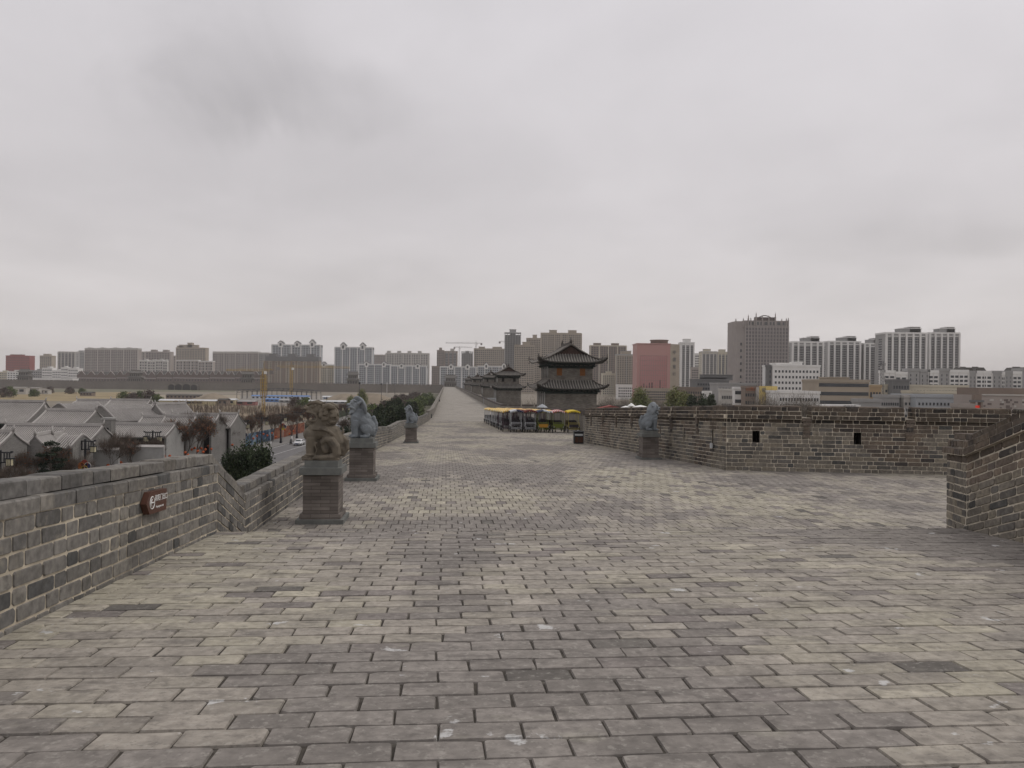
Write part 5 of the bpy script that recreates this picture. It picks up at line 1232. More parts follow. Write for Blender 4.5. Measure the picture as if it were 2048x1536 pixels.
# lattice mast
def lattice(name,label,cat,x,y,h,w,m,z0=0,seg=None,group=None,build=None):
    t=thing(name,label,cat,(x,y,0),0,group); b=MB(); n=int(h/(seg or w*1.4)); r=w*.07
    for sx in (-1,1):
        for sy in (-1,1): b.tube([(sx*w/2,sy*w/2,z0),(sx*w/2,sy*w/2,z0+h)],r,4)
    for i in range(n):
        a,c=z0+h*i/n,z0+h*(i+1)/n
        for s in (-1,1):
            b.tube([(-w/2,s*w/2,a),(w/2,s*w/2,c)],r*.7,3); b.tube([(s*w/2,-w/2,a),(s*w/2,w/2,c)],r*.7,3); b.tube([(-w/2,s*w/2,a),(w/2,s*w/2,a)],r*.7,3); b.tube([(s*w/2,-w/2,a),(s*w/2,w/2,a)],r*.7,3)
    b.build('lattice_mast',m,t); return t
c=W(1764,722,360); t=lattice('antenna_mast','lattice antenna mast with dishes beside the white terraced flats','antenna mast',c.x,360,c.z,1.1,M_BLK)
for k in range(5): MB().boxc((((-1)**k)*.9,-.6,c.z-1.5-k*1.6),(.7,.4,1.3)).build('antenna_panel',cm('grey'),t)
# arcade with zigzag gables beyond the far wall
M_BR=mat('brown_arcade_brick',(.13,.095,.085),.9,.15,.2); 
for i,(x0,x1,n_) in enumerate(((154,232,4),(233,312,5),(313,345,2),(346,418,6),(419,470,4),(471,536,4))):
    D=1330; a=W(x0,751,D);b=W(x1,751,D); w=b.x-a.x; h=a.z+2; t=thing('gabled_arcade',['brown arcade nearest the white terraces, with zigzag pale gables','brown arcade with five pale-edged gables above the far wall','short brown link of the arcade with a clock-like gable','brown arcade with six pale-edged gables','brown arcade with one tall central gable','last brown arcade, ending at the striped unfinished block'][i],'arcade building',((a.x+b.x)/2,D,0),0,'brown gabled arcade beyond the far wall')
    MB().box(-w/2,w/2,0,14,0,h).build('wall',M_BR,t); MB().prism([(-.5,h),(14.5,h),(9,h+5.5),(6,h+5.5)],-w/2,w/2,axis='x').build('roof',M_TILED,t)
    for k in range(n_):
        X=-w/2+w*(k+.5)/n_; g=w/n_*.34; g_=MB(); g_.prism([(X-g,h-2),(X+g,h-2),(X+g,h),(X,h+6),(X-g,h)],-1,5); o=g_.build('gable',M_BR,t)
        MB().tube([(X-g-1,-1.3,h-.5),(X,-1.3,h+6.6),(X+g+1,-1.3,h-.5)],.55,4).build('gable_trim',cm('pale'),o)
    MB().box(-w/2,w/2,-.5,-.02,h-6.5,h-5.6).build('string_course',cm('pale'),t); bwin(t,w,h-7,2,int(w/5),.4,.5,-.05,z0=6)
for i,(x0,x1,yt,c) in enumerate(((-5,14,744,'cream'),(14,42,743,'white'),(62,84,741,'grey'),(84,104,736,'white'),(104,122,741,'white'),(122,135,735,'white'),(136,156,737,'white'))):
    lo(['cream low block, outermost beyond the far wall','white low block behind the small far-wall tower','grey low block beside the dark red office','white stepped block, first after the dark red office','white stepped block with open balconies','taller white stepped block, narrow','last white stepped block before the brown arcade'][i],x0,x1,yt,1420,c,6,5,wx=.6,wz=.45,bumps=((.1,.3,2.5),),group='white stepped blocks beyond the far wall')
lo('long white low range just above the far wall near its tower',60,145,757,1260,'white',2,22,wx=.6,wz=.5)
# tower cranes
M_YEL=mat('crane_yellow',(.42,.28,.06),.6,.1); M_CRG=mat('crane_grey',(.22,.2,.19),.7,.1)
def crane(label,px,D,ytop,yjib,xl,xr,m,w=1.8,climb=False):
    c=W(px,ytop,D); zt=c.z; zj=W(px,yjib,D).z; t=lattice('tower_crane',label,'tower crane',c.x,D,zj,w,m,seg=w*1.3,group='tower cranes over the building sites')
    for (nm,x) in (('jib',xl),('counter_jib',xr)):
        X=W(x,yjib,D).x-c.x; b=MB(); n=max(3,int(abs(X)/(w*1.3))); hh=w*.8
        for y in (-w*.4,w*.4): b.tube([(0,y,zj),(X,y,zj)],w*.07,4)
        b.tube([(0,0,zj+hh),(X,0,zj+hh*.6)],w*.07,4)
        for k in range(n): b.tube([(X*k/n,-w*.4,zj),(X*(k+.5)/n,0,zj+hh*.9),(X*(k+1)/n,w*.4,zj)],w*.045,3)
        b.build(nm,m,t)
    b=MB(); b.tube([(-w*.4,0,zj),(0,0,zt),(w*.4,0,zj)],w*.1,4); XL,XR=W(xl,0,D).x-c.x,W(xr,0,D).x-c.x
    b.tube([(0,0,zt),(XL*.7,0,zj+w*.6)],w*.03,3); b.tube([(0,0,zt),(XR*.9,0,zj+w*.6)],w*.03,3); b.build('apex_and_ties',m,t)
    sh=XR if abs(XR)<abs(XL) else XL
    MB().boxc((sh*.9,0,zj-w*.5),(w*1.5,w,w*1.5)).build('counterweight',M_CRG,t); MB().boxc((w*.8,-w*.6,zj-w*.6),(w*.9,w*.8,w*1.1)).build('cab',cm('white'),t)
    if climb:
        z1=W(px,752,D).z; z0=W(px,792,D).z; b=MB()
        for k in range(7): zz=lerp(z0,z1,k/6); b.box(-w*.95,w*.95,-w*.95,w*.95,zz,zz+.15)
        for sx in (-1,1):
            for sy in (-1,1): b.tube([(sx*w*.9,sy*w*.9,z0),(sx*w*.9,sy*w*.9,z1)],.12,4)
        b.build('climbing_cage',m,t)
    return t
crane('nearest yellow tower crane, its slim mast rising from the pole yard',527.5,345,722,742,452,545,M_YEL,1.15,True)
crane('farther yellow tower crane in front of the striped unfinished block',582.5,900,722,735,700,553,M_YEL,2.6)
crane('far grey tower crane with its long jib, tallest of the three on the skyline',951,1500,681,687,890,963,M_CRG,2.4)
crane('far grey tower crane with a short jib, just below its taller neighbour',918,1600,692,695,944,907,M_CRG,2.2)
crane('far grey tower crane half hidden behind the concrete frame tower',1012,1400,679,684,1030,997,M_CRG,2.2)
# ================================================================ street, trees and middle ground on the town side
def strip(pts,off0,off1,z,name,m,kind='structure',z0=None):
    mb=MB()
    for (d0,x0),(d1,x1) in zip(pts,pts[1:]):
        mb.quad((x0+off0,d0,z),(x0+off1,d0,z),(x1+off1,d1,z),(x1+off0,d1,z))
        if z0 is not None:
            for o in (off0,off1): mb.quad((x0+o,d0,z0),(x1+o,d1,z0),(x1+o,d1,z),(x0+o,d0,z))
    o=mb.build(name,m); o['kind']=kind; return o
RC=[(40,-50),(200,-50.5),(275,-56),(400,-66),(700,-92),(1050,-122)]
def rx(d):
    for (a,xa),(b,xb) in zip(RC,RC[1:]):
        if d<=b: return lerp(xa,xb,(d-a)/(b-a))
    return RC[-1][1]
strip(RC,-6,6,.02,'street_asphalt',mat('asphalt',(.15,.145,.145),.9,.12,.8,var2=.15,scale2=.06))
M_PV=mat('concrete_pavers',(.21,.20,.19),.9,.12,2,var2=.12,scale2=.1)
strip(RC,-13,-6.0,.16,'far_pavement',M_PV,z0=0); strip(RC,6.0,10.5,.16,'near_pavement',M_PV,z0=0)
strip(RC,-.35,-.2,.026,'lane_line',mat('road_paint',(.62,.62,.6),.7,.1)); strip(RC,-5.6,-5.45,.026,'lane_line',MATS['road_paint']); strip(RC,5.4,5.55,.026,'lane_line',MATS['road_paint'])
strip(RC,10.5,30,.05,'planting_strip',mat('planted_soil',(.085,.085,.05),.95,.3,.5))
def patch(name,px0,px1,py0,py1,m,z=.03):
    a,b,c,d=WZ(px0,py1,z),WZ(px1,py1,z),WZ(px1,py0,z),WZ(px0,py0,z); mb=MB(); mb.quad(a,b,c,d); o=mb.build(name,m); o['kind']='structure'
patch('dry_grass_field',-60,262,784.5,802,mat('dry_grass',(.25,.195,.105),.95,.25,.15,var2=.25,scale2=.02)); patch('dry_grass_field',40,470,778,784,mat('olive_grass',(.13,.125,.08),.95,.3,.1))
patch('bare_site_ground',262,480,790,808,mat('site_dirt',(.28,.24,.18),.95,.2,.1)); patch('stony_site_ground',480,720,791,815,mat('site_gravel',(.22,.20,.175),.95,.25,.1))
# ---- foliage tools
def leafmesh(name,m,blobs,n,size,seed,pal,flat=.5,up=0):
    r=random.Random(seed); mb=MB()
    for (cx,cy,cz,rx_,ry_,rz_,wt) in blobs:
        k=.75+.5*r.random(); c0=pal[r.randrange(len(pal))]
        for _ in range(int(n*wt)):
            while True:
                x,y,z=r.uniform(-1,1),r.uniform(-1,1),r.uniform(-1,1); l=x*x+y*y+z*z
                if .12<l<1: break
            p=Vector((cx+x*rx_,cy+y*ry_,cz+z*rz_)); u=Vector((r.gauss(0,1),r.gauss(0,1),r.gauss(0,1)*flat)).normalized(); v=u.cross(Vector((r.gauss(0,1),r.gauss(0,1),r.gauss(0,1)))).normalized()
            if up: v=(v+Vector((0,0,up))).normalized()
            s=size*r.uniform(.5,1.3); t=r.uniform(.75,1.25)*k
            mb.add([p-u*s*.5,p+u*s*.5,p+u*s*.3+v*s,p-u*s*.3+v*s],[(0,1,2,3)],(c0[0]*t,c0[1]*t,c0[2]*t))
    return mb.mesh(name,m)
def twigcloud(name,m,blobs,n,L_,w,seed,up=.5):
    r=random.Random(seed); mb=MB()
    for (cx,cy,cz,ax,ay,az,wt) in blobs:
        for _ in range(int(n*wt)):
            p=Vector((cx+r.gauss(0,.5)*ax,cy+r.gauss(0,.5)*ay,cz+r.gauss(0,.5)*az)); o=Vector((p.x*.5,p.y*.5,abs(p.z)*.2+up*2)).normalized()
            d=(o+Vector((r.gauss(0,.5),r.gauss(0,.5),r.gauss(0,.5)))).normalized()*L_*r.uniform(.5,1.2); u=Vector((r.gauss(0,1),r.gauss(0,1),r.gauss(0,.3))).normalized()*w
            mb.add([p-u,p+u,p+d+u*.3,p+d-u*.3],[(0,1,2,3)])
    return mb.mesh(name,m)
M_LEAF=mat('leaves',tint=True,var=.1,scale=1,rough=.75,spec=.2)
M_BARK=mat('bark',(.085,.07,.058),.95,.25,4); M_TWIG=mat('bare_twigs',(.105,.082,.066),.95,.25,1); M_TWIG2=mat('reddish_twigs',(.13,.075,.055),.95,.25,1); M_TWIG3=mat('grey_twigs',(.17,.15,.125),.95,.25,1)
def bare(seed,H=6.5,spread=.55,trunk=.12,depth=5,twig=.055,up=.35):
    r=random.Random(seed); tr=MB(); tw=MB(); tips=[]
    def rec(p,d,l,rad,k):
        q=p+d*l; mid=(p+q)/2+Vector((r.uniform(-1,1),r.uniform(-1,1),0))*l*.06
        (tr if k<2 else tw).tube([p,mid,q],[rad,rad*.85,rad*.7],5 if k<2 else 3,cap=False)
        if k>=depth: tips.append(q); return
        for i in range(r.choice((2,3,3)) if k else 4):
            a=r.uniform(0,2*pi); s=spread*r.uniform(.6,1.3); n=(d+Vector((cos(a)*s,sin(a)*s,up*r.uniform(.2,1)))).normalized(); rec(q if i<2 or k==0 else p+d*l*r.uniform(.5,.9),n,l*r.uniform(.6,.82),max(twig*.5,rad*.58),k+1)
    rec(Vector((0,0,0)),Vector((0,0,1)),H*.28,trunk,0)
    return tr,tw,tips
BT=[]
for i in range(4):
    tr,tw,tips=bare(100+i,H=7.0+.4*i,depth=5); lv=MB(); r=random.Random(i)
    for p in tips:
        for _ in range(2):
            if r.random()<.5:
                q=p+Vector((r.gauss(0,.2),r.gauss(0,.2),r.gauss(0,.2))); s=.2; c=r.choice(((.26,.09,.035),(.20,.07,.03),(.17,.10,.05)));  lv.add([q,q+Vector((s,0,s*.4)),q+Vector((s,s,.02)),q+Vector((0,s,s))],[(0,1,2,3)],c)
    bl=[(p.x,p.y,p.z,.55,.55,.5,1) for p in tips[::4]]
    for (v,f) in [(twigcloud('x',M_TWIG,bl,max(4,2600//max(1,len(bl))),.75,.016,i),0)]:
        n0=len(tw.v); tw.v+= [tuple(q.co) for q in v.vertices]; tw.f+=[tuple(k+n0 for k in q.vertices) for q in v.polygons]; tw.c+=[None]*len(v.polygons); tw.sm+=[False]*len(v.polygons)
    BT.append((tr.mesh('trunk',M_BARK),tw.mesh('crown',M_TWIG),lv.mesh('dry_leaves',M_LEAF),tips))
wp=MB().cyl((0,0,0),(0,0,1.1),.135,7,r2=.128).mesh('painted_trunk_base',M_WHITE)
def btree(x,y,z,label,i,sc=1,leaves=False,paint=False,group='bare street trees',rz=0,tm=None):
    t=thing('bare_tree',label,'tree',(x,y,z),rz,group); t.scale=(sc,sc,sc); tr,tw,lv,_=BT[i%4]; part('trunk',tr,t); c=part('crown',tw,t)
    if leaves: part('dry_leaves',lv,c)
    if paint: part('painted_trunk_base',wp,t)
    return t
def words_no(n): return ['first','second','third','fourth','fifth','sixth','seventh','eighth','ninth','tenth','eleventh','twelfth','thirteenth','fourteenth','fifteenth','sixteenth','seventeenth','eighteenth','nineteenth','twentieth','twenty-first','twenty-second'][n]
rr=random.Random(21); k=0
KD=[99,117,137,156,171.5,186,203,222,242,263,285,297,312,326,341,356]
for j,(off,d0,step,nn,lb) in enumerate(((-11.2,76,11.2,17,'bare tree along the hoarding, %s from the nearest lamp'),(-7.1,84,12.5,16,'bare kerb tree with whitewashed trunk foot, %s from the nearest lamp'),(8.5,190,22,5,'bare tree on the wall side of the street, %s from the near end'))):
    for i in range(nn):
        d=(d0+i*step+rr.uniform(-1.5,1.5)) if j!=1 else KD[i]; btree(rx(d)+off+rr.uniform(-.4,.4),d,.16,lb%words_no(i),k,rr.uniform(.85,1.1) if j<2 else .9,leaves=(j<2),paint=(j==1),rz=rr.uniform(0,6)); k+=1
# ---- lamps with two square lanterns
M_LGL=mat('lantern_glass',(.58,.53,.36),.4,.08,3)
def m_lamp0():
    t=thing('street_lamp','x','street lamp',(0,0,0),0,'black street lamps with two square lanterns')
    m=MB(); m.box(-.28,.28,-.28,.28,0,.5); m.box(-.2,.2,-.2,.2,.5,1.3); m.box(-.11,.11,-.11,.11,1.3,7.4); m.build('post',M_BLK,t)
    m=MB(); m.box(-1.35,1.35,-.09,.09,7.05,7.2); m.box(-.75,.75,-.07,.07,5.9,6.02); 
    for s in (-1,1):
        for x in (.42,.75): m.box(min(s*x,s*(x+.09)),max(s*x,s*(x+.09)),-.07,.07,5.9,7.05)
        m.box(min(s*1.05,s*1.15),max(s*1.05,s*1.15),-.05,.05,6.5,7.05); m.box(s*1.35-.12,s*1.35+.12,-.1,.1,7.1,7.3)
    m.build('crossarm',M_BLK,t)
    for s in (-1,1):
        l=MB().box(-.26,.26,-.26,.26,5.62,6.36).mesh('lantern_glass',M_LGL); l=part('lantern',l,t,(s*1.1,0,0))
        f=MB(); f.box(-.37,.37,-.37,.37,6.37,6.5); f.box(-.3,.3,-.3,.3,5.53,5.615)
        for a in (-1,1):
            for b in (-1,1): f.box(a*.27-.03,a*.27+.03,b*.27-.03,b*.27+.03,5.6,6.38)
            f.box(-.015+.09*a,.015+.09*a,-.275,.275,5.6,6.38)
        part('lantern_frame',f.mesh('lantern_frame',M_BLK),l)
    return t
L0=m_lamp0(); LP=[(2,90),(172,107.5),(306.6,127),(409,148),(486,165),(525,178),(563,195),(595,212),(617,232),(652,252),(693,274),(707,300)]
LL=['nearest street lamp, cut by the edge of the view','street lamp rising beside the dark pine and the flower board','street lamp in front of the low plastered street range','street lamp before the corner houses','street lamp directly behind the four-petal flower board','street lamp in line with the slim yellow crane mast','street lamp by the orange end of the mural','street lamp behind the scooter rider','street lamp just before the brown lion','street lamp hidden mostly by the brown lion','street lamp between the brown and the grey lion, by white cars','farthest street lamp of the row']
for i,(px,D) in enumerate(LP):
    loc=((px-1024)/F*D,D,.1)
    t=L0 if i==0 else dup(L0); t.location=loc; t['label']=LL[i]
# ---- lanterns hung in the trees
def mlan():
    m=MB(); m.lathe([(.10,-.21),(.22,-.12),(.25,0),(.22,.12),(.10,.21)],10); m.cyl((0,0,.21),(0,0,.4),.012,3); m.cyl((0,0,-.36),(0,0,-.21),.03,4); return m.mesh('red_lantern',mat('orange_red_cloth',(.40,.085,.025),.7,.15,3))
ML=mlan(); i=0
for (px,py) in ((57,942),(61,947),(94,938),(96,945),(150,945),(247,929),(218,931),(236,899),(240,905),(243,925),(268,903),(274,907),(281,903),(310,903),(315,908),(322,904),(329,911),(333,916),(341,899),(346,902),(352,905),(327,923),(385,899),(391,896),(397,902),(404,897),(408,904),(412,899),(372,905),(378,910),(418,892),(424,898),(431,890),(440,886),(528,868),(536,871),(545,866),(553,874),(571,860),(580,868),(588,862),(508,877),(515,872),(460,884),(466,890),(341,912),(356,915),(303,911),(291,914),(262,915)):
    D=(E-3.4)*F/(py-HZ(px)); D=min(max(D,80),225)
    o=bpy.data.objects.new('red_lantern',ML); COL.objects.link(o); o.location=W(px,py,D); tag(o,'small orange red lantern hung in the bare branches along the hoarding','lantern','orange red lanterns hung in the street trees'); i+=1
# ---- hoardings
def hoard(lb,pts,h,m,name='hoarding',seg=3.0):
    t=thing(name,lb,'hoarding',(pts[0][0],pts[0][1],0)); o=Vector(t.location)
    for p,q in zip(pts,pts[1:]):
        p=Vector((*p,0))-o;q=Vector((*q,0))-o; n=max(1,int((q-p).length/seg)); b=MB()
        for i in range(n): a=p.lerp(q,i/n);c=p.lerp(q,(i+1)/n); slab(b,a,a.lerp(c,.985),((c-a).y,-(c-a).x),0,h,.04,.04)
        b.build('panel_row',m,t)
    return t
def mural(name,c1,c2,c3,sc):
    m=mat(name,c1,.7,.1,1)
    N=m.node_tree.nodes;L=m.node_tree.links; b=N['Principled BSDF']; tc=N.new('ShaderNodeTexCoord'); mp=N.new('ShaderNodeMapping'); mp.inputs['Scale'].default_value=(1,.35,.6); L.new(tc.outputs['Object'],mp.inputs[0])
    n=N.new('ShaderNodeTexNoise'); n.inputs['Scale'].default_value=sc; n.inputs['Detail'].default_value=3; n.inputs['Distortion'].default_value=1.2; L.new(mp.outputs[0],n.inputs['Vector'])
    r=N.new('ShaderNodeValToRGB'); e=r.color_ramp.elements; e[0].position=.38; e[0].color=(*c2,1); e[1].position=.62; e[1].color=(*c3,1); x=e.new(.5); x.color=(*c1,1); L.new(n.outputs[0],r.inputs[0]); L.new(r.outputs[0],b.inputs['Base Color']); return m
hoard('dark green hoarding behind the nearest bare trees',[(-63.8,78),(-65,110),(-66.5,146)],2.3,mat('dark_green_panel',(.018,.05,.03),.7,.2,1))
hoard('blue painted mural hoarding along the pavement',[(-62.6,150),(-63.2,206)],3.1,mural('blue_mural',(.06,.12,.20),(.02,.035,.07),(.26,.33,.38),.9))
hoard('orange red painted end of the mural hoarding',[(-63.25,206.5),(-63.6,238)],3.1,mural('orange_mural',(.26,.08,.04),(.12,.04,.03),(.30,.14,.08),1.))
hoard('plain dark green hoarding beyond the orange mural',[(-63.7,239),(-69,280),(-82,420)],2.8,mat('hedge_green_panel',(.045,.06,.035),.8,.25,.6))
# ---- four-petal flower boards on posts
def flower(px,py,D,lb,r=.46):
    c=W(px,py,D); t=thing('flower_board',lb,'flower board',(c.x,D,0),0,'four-petal flower boards on posts'); b=c.z
    MB().cyl((0,.06,0),(0,.06,b-1.0),.07,6).build('post',cm('pale'),t)
    for (x,z,col,k) in ((-r*.95,0,(.42,.14,.03),'orange'),(r*.95,0,(.035,.045,.12),'blue'),(0,r*.75,(.25,.05,.03),'red'),(0,-r*.95,(.55,.42,.06),'yellow')):
        m=MB(); m.M=Matrix.Translation((x,0,b+z))@Matrix.Rotation(pi/2,4,'X'); m.lathe([(r,-.04),(r,.04)],18,smooth=False); o=m.build(k+'_petal',mat('petal_'+k,col,.6,.1),t)
        m=MB(); m.tube([(x+r*cos(a*pi/9),-.05,b+z+r*sin(a*pi/9)) for a in range(19)],.045,4,cap=False); m.build('petal_rim',cm('pale') if k=='blue' else MATS['petal_'+k],o)
flower(171,932,104,'flower board of four coloured discs beside the white kiosk',.45); flower(486.5,869.5,163,'four-petal flower board before the blue mural',.5); flower(567,853,197,'small flower board with a pale rim among the reddish trees',.45)
# white kiosk with red marks, white fence posts
c=WZ(196,950,0); t=thing('kiosk','white kiosk trailer with red spots and a flat canopy behind the parapet','kiosk',(-55.6,107,.1)); MB().box(-2.6,2.6,-1.1,1.1,.5,2.9).build('kiosk_body',M_WHITE,t)
MB().box(-3.0,3.4,-1.5,1.4,3.1,3.22).build('canopy',M_WHITE,t)
for k in range(9): MB().ell((-2.2+.55*k,-1.12,1+.8*(k%3)*.7),(.16,.02,.12),8,5).build('red_spot',mat('red_paint',(.45,.04,.03),.6,.1),t)
MB().box(-2.2,-.9,-1.14,-1.1,1.7,2.5).build('hatch',M_DARKV,t)
for (px0,px1,py,lb,n) in ((263,288,925,'short white picket fence in front of the street trees',8),(305,338,917,'second white picket fence, farther along the planting',10)):
    D=118 if n==8 else 122; a=W(px0,py,D);b=W(px1,py+(-3),D+3); t=thing('picket_fence',lb,'picket fence',(a.x,D,a.z-1.)); 
    for k in range(n): x=(b.x-a.x)*k/(n-1); m=MB().box(x-.09,x+.09,-.04,.04,0,.95); m.add([(x-.09,0,.95),(x+.09,0,.95),(x,0,1.15)],[(0,1,2)]); m.build('picket',M_WHITE,t)
    MB().box(0,b.x-a.x,-.02,.02,.35,.42).build('rail',M_WHITE,t)
# ---- cars, rider, pedestrian
M_GLS=mat('car_glass',(.03,.035,.04),.1,.1,spec=.8); M_PLT=mat('number_plate_blue',(.03,.07,.3),.5)
def carp(col):
    return mat('car_paint_'+col,{'white':(.68,.69,.7),'silver':(.4,.41,.42),'dark':(.04,.045,.05)}[col],.3,.03,spec=.6)
def mcar():
    m=MB(); prof=[(-2.25,.35),(-2.28,.62),(-2.1,.82),(-1.15,.95),(-.55,1.38),(.75,1.44),(1.55,1.02),(2.2,.95),(2.3,.6),(2.25,.35)]
    n=len(prof); vs=[]; W_=[.78,.88,.88,.86,.66,.66,.82,.86,.88,.8]
    for s in (-1,1):
        for (y,z),w in zip(prof,W_): vs.append((s*w,y,z))
    for s in (-1,1):
        for (y,z),w in zip(prof,W_): vs.append((s*(w*.8),y,z+.03 if z>.5 else z))
    fs=[]
    for i in range(n-1): fs+= [(2*n+i,2*n+i+1,3*n+i+1,3*n+i),(i,i+1,2*n+i+1,2*n+i),(n+i,3*n+i,3*n+i+1,n+i+1)]
    fs+=[tuple(range(n-1,-1,-1)),tuple(range(n,2*n)),(0,2*n,3*n,n,),(n-1,2*n-1,4*n-1,3*n-1)]
    m.add(vs,fs,None,True); return m
def car(col,x,y,rz,lb,z=.03,van=False,grp='cars on the street below'):
    t=thing('parked_car' if 'parked' in lb else 'car',lb,'car',(x,y,z),rz,grp); pk=carp(col)
    part('body',cmesh('car_body',mcar,pk),t)
    def g():
        m=MB(); m.add([(-.70,-1.12,.985),(.70,-1.12,.985),(.58,-.58,1.37),(-.58,-.58,1.37)],[(0,1,2,3)]); m.add([(-.66,1.52,1.06),(.66,1.52,1.06),(.57,.80,1.44),(-.57,.80,1.44)],[(3,2,1,0)])
        for s in (-1,1): m.add([(s*.855,-.9,.98),(s*.84,1.35,1.02),(s*.70,.72,1.36),(s*.70,-.5,1.33)],[(0,1,2,3)])
        return m
    o=part('windows',cmesh('car_glass',g,M_GLS),t); o.location=(0,-.012,.012)
    def wh(): m=MB(); m.cyl((-.1,0,0),(.1,0,0),.32,12); return m
    def rm(): m=MB(); m.cyl((-.105,0,0),(.105,0,0),.18,8); return m
    for sx in (-.8,.8):
        for sy in (-1.4,1.4): w=part('wheel',cmesh('car_wheel',wh,M_TYRE),t,(sx,sy,.32)); part('rim',cmesh('car_rim',rm,M_STEEL),w)
    def hl(): return MB().ell((0,0,0),(.2,.08,.09),8,5)
    for sx in (-.62,.62): part('headlight',cmesh('car_lamp',hl,M_STEEL),t,(sx,-2.2,.7)); part('tail_light',cmesh('car_tail',hl,mat('red_lens',(.3,.02,.02),.3)),t,(sx,2.2,.82))
    MB().box(-.22,.22,-2.32,-2.29,.42,.54).build('number_plate',M_PLT,t); MB().box(-.5,.5,-2.3,-2.27,.55,.66).build('grille',M_BLK,t)
    return t
car('white',-52.3,191,.02,'white car driving toward the lions, nearest on the street'); car('white',-59.2,275,.05,'white car between the brown and grey lions'); car('silver',-58.4,262,.06,'silver car just behind the white one, half hidden by branches')
for i,(px,D,c,lb) in enumerate(((733,640,'silver','silver parked car by the willow, far along the street'),(741,655,'white','white parked car beside the tall black mast'),(748,670,'dark','dark parked car at the end of the far parked row'))): car(c,(px-1024)/F*D,D,1.2,lb)
def figure(nm,lb,x,y,z,rz,top,leg,seated=False):
    t=thing('person',lb,'person',(x,y,z),rz); b=MB(); T=b.tube
    T([(0,0,.92),(0,0,1.12),(0,0,1.38)],[.14,.13,.16],10); T([(0,0,1.4),(0,-.01,1.52)],[.06,.055],8); b.ell((0,-.02,1.62),(.085,.1,.12),10,8); b.ell((0,-.12,1.61),(.015,.02,.02),5,4)
    for s in (-1,1):
        if seated: T([(.09*s,0,.92),(.12*s,-.42,.86),(.12*s,-.46,.40)],[.09,.075,.05],8); b.ell((.12*s,-.52,.36),(.045,.11,.04),7,5)
        else: T([(.09*s,0,.93),(.10*s,-.05*s,.5),(.10*s,.12*s,.08)],[.095,.07,.045],8); b.ell((.10*s,.12*s-.06,.05),(.045,.12,.045),7,5)
        hx,hy,hz_=(.2*s,-.42,1.05) if seated else (.26*s,-.1*s,.80)
        T([(.17*s,0,1.37),(.24*s,-.03,1.1),(hx,hy,hz_)],[.055,.045,.035],7); b.ell((hx,hy-.02,hz_-.05),(.035,.03,.06),7,5)
        for k in range(4): T([(hx-.02+.014*k,hy-.03,hz_-.08),(hx-.02+.014*k,hy-.045,hz_-.14)],[.008,.006],4)
        T([(hx,hy-.03,hz_-.04),(hx-.03*s,hy-.06,hz_-.08)],[.01,.007],4)
    remesh(b,.018,'body',mat('skin',(.35,.2,.14),.7,.05),t,1)
    j=MB(); j.tube([(0,0,.86),(0,0,1.1),(0,0,1.36),(0,0,1.45)],[.17,.155,.19,.08],12)
    for s in (-1,1):
        hx,hy,hz_=(.2*s,-.40,1.06) if seated else (.257*s,-.09*s,.84); j.tube([(.15*s,0,1.39),(.245*s,-.03,1.1),(hx,hy,hz_)],[.075,.062,.05],8)
    j.build('jacket',top,t); p=MB()
    for s in (-1,1): p.tube([(.085*s,0,.97),(.12*s,-.42,.86),(.12*s,-.45,.45)] if seated else [(.085*s,0,.97),(.10*s,-.05*s,.5),(.10*s,.115*s,.12)],[.115,.09,.065],8)
    p.build('trousers',leg,t); MB().ell((0,.01,1.655),(.098,.11,.10),10,7).build('hair',M_BLK,t); return t
M_PINK=mat('coral_jacket',(.62,.10,.10),.8,.05)
pc=WZ(451.5,916.5,.16); figure('p','pedestrian in a coral red jacket and dark trousers walking by the parapet corner',pc.x,pc.y,.16,.3,M_PINK,M_BLK)
xr,yr=-54.9,193
t=thing('scooter','dark motor scooter ridden along the kerb ahead of the white car','scooter',(xr,yr,.03)); MB().tube([(0,.75,.45),(0,.3,.5),(0,-.1,.3),(0,-.45,.35),(0,-.62,.95)],[.14,.16,.1,.08,.04],8).build('scooter_body',M_BLK,t)
for y in (-.68,.62): m=MB(); m.cyl((-.05,y,.26),(.05,y,.26),.26,12); m.build('wheel',M_TYRE,t)
MB().tube([(-.3,-.5,1.0),(0,-.6,.98),(.3,-.5,1.0)],.025,5).build('handlebar',M_STEEL,t); MB().box(-.13,.13,.0,.6,.62,.72).build('seat',M_SEAT,t)
figure('r','rider in dark clothes with a white band sitting on the scooter',xr,yr+.15,-.12,0,M_BLK,M_BLK,True)
# ---- conifers, shrubs, willows
GR=[(.028,.045,.022),(.038,.055,.026),(.022,.034,.018),(.05,.062,.03)]
def blobs_col(seed,H,R_,n,z0=.1,pw=.8):
    r=random.Random(seed); o=[]
    for i in range(n):
        z=H*(z0+(1-z0)*(i+.5)/n); w=R_*(1-(z/H)**1.6)**pw+.1; a=r.uniform(0,6.28); d=w*r.uniform(.25,.95); k=R_*.42*r.uniform(.6,1.2); o.append((cos(a)*d,sin(a)*d,z,k,k,k*1.3,1))
    return o
JN=[(leafmesh('crown',M_LEAF,blobs_col(5+i,6.5,1.9,46),60,.28,i,GR,up=.8),MB().tube([(0,0,0),(.05,0,2.2),(0,0,5)],[.14,.11,.03],6).mesh('trunk',M_BARK)) for i in range(3)]
JNN=[(leafmesh('crown',M_LEAF,blobs_col(25+i,6.5,1.9,64),210,.125,60+i,GR,up=1.0),JN[i][1]) for i in range(2)]
def juniper(x,y,sc,lb,i,grp='dark junipers in the planting strip below the wall',z=0):
    t=thing('juniper',lb,'juniper',(x,y,z),R.uniform(0,6),grp); t.scale=(sc,)*3; J=JNN[i%2] if y<135 else JN[i%3]; part('trunk',J[1],t); part('crown',J[0],t)
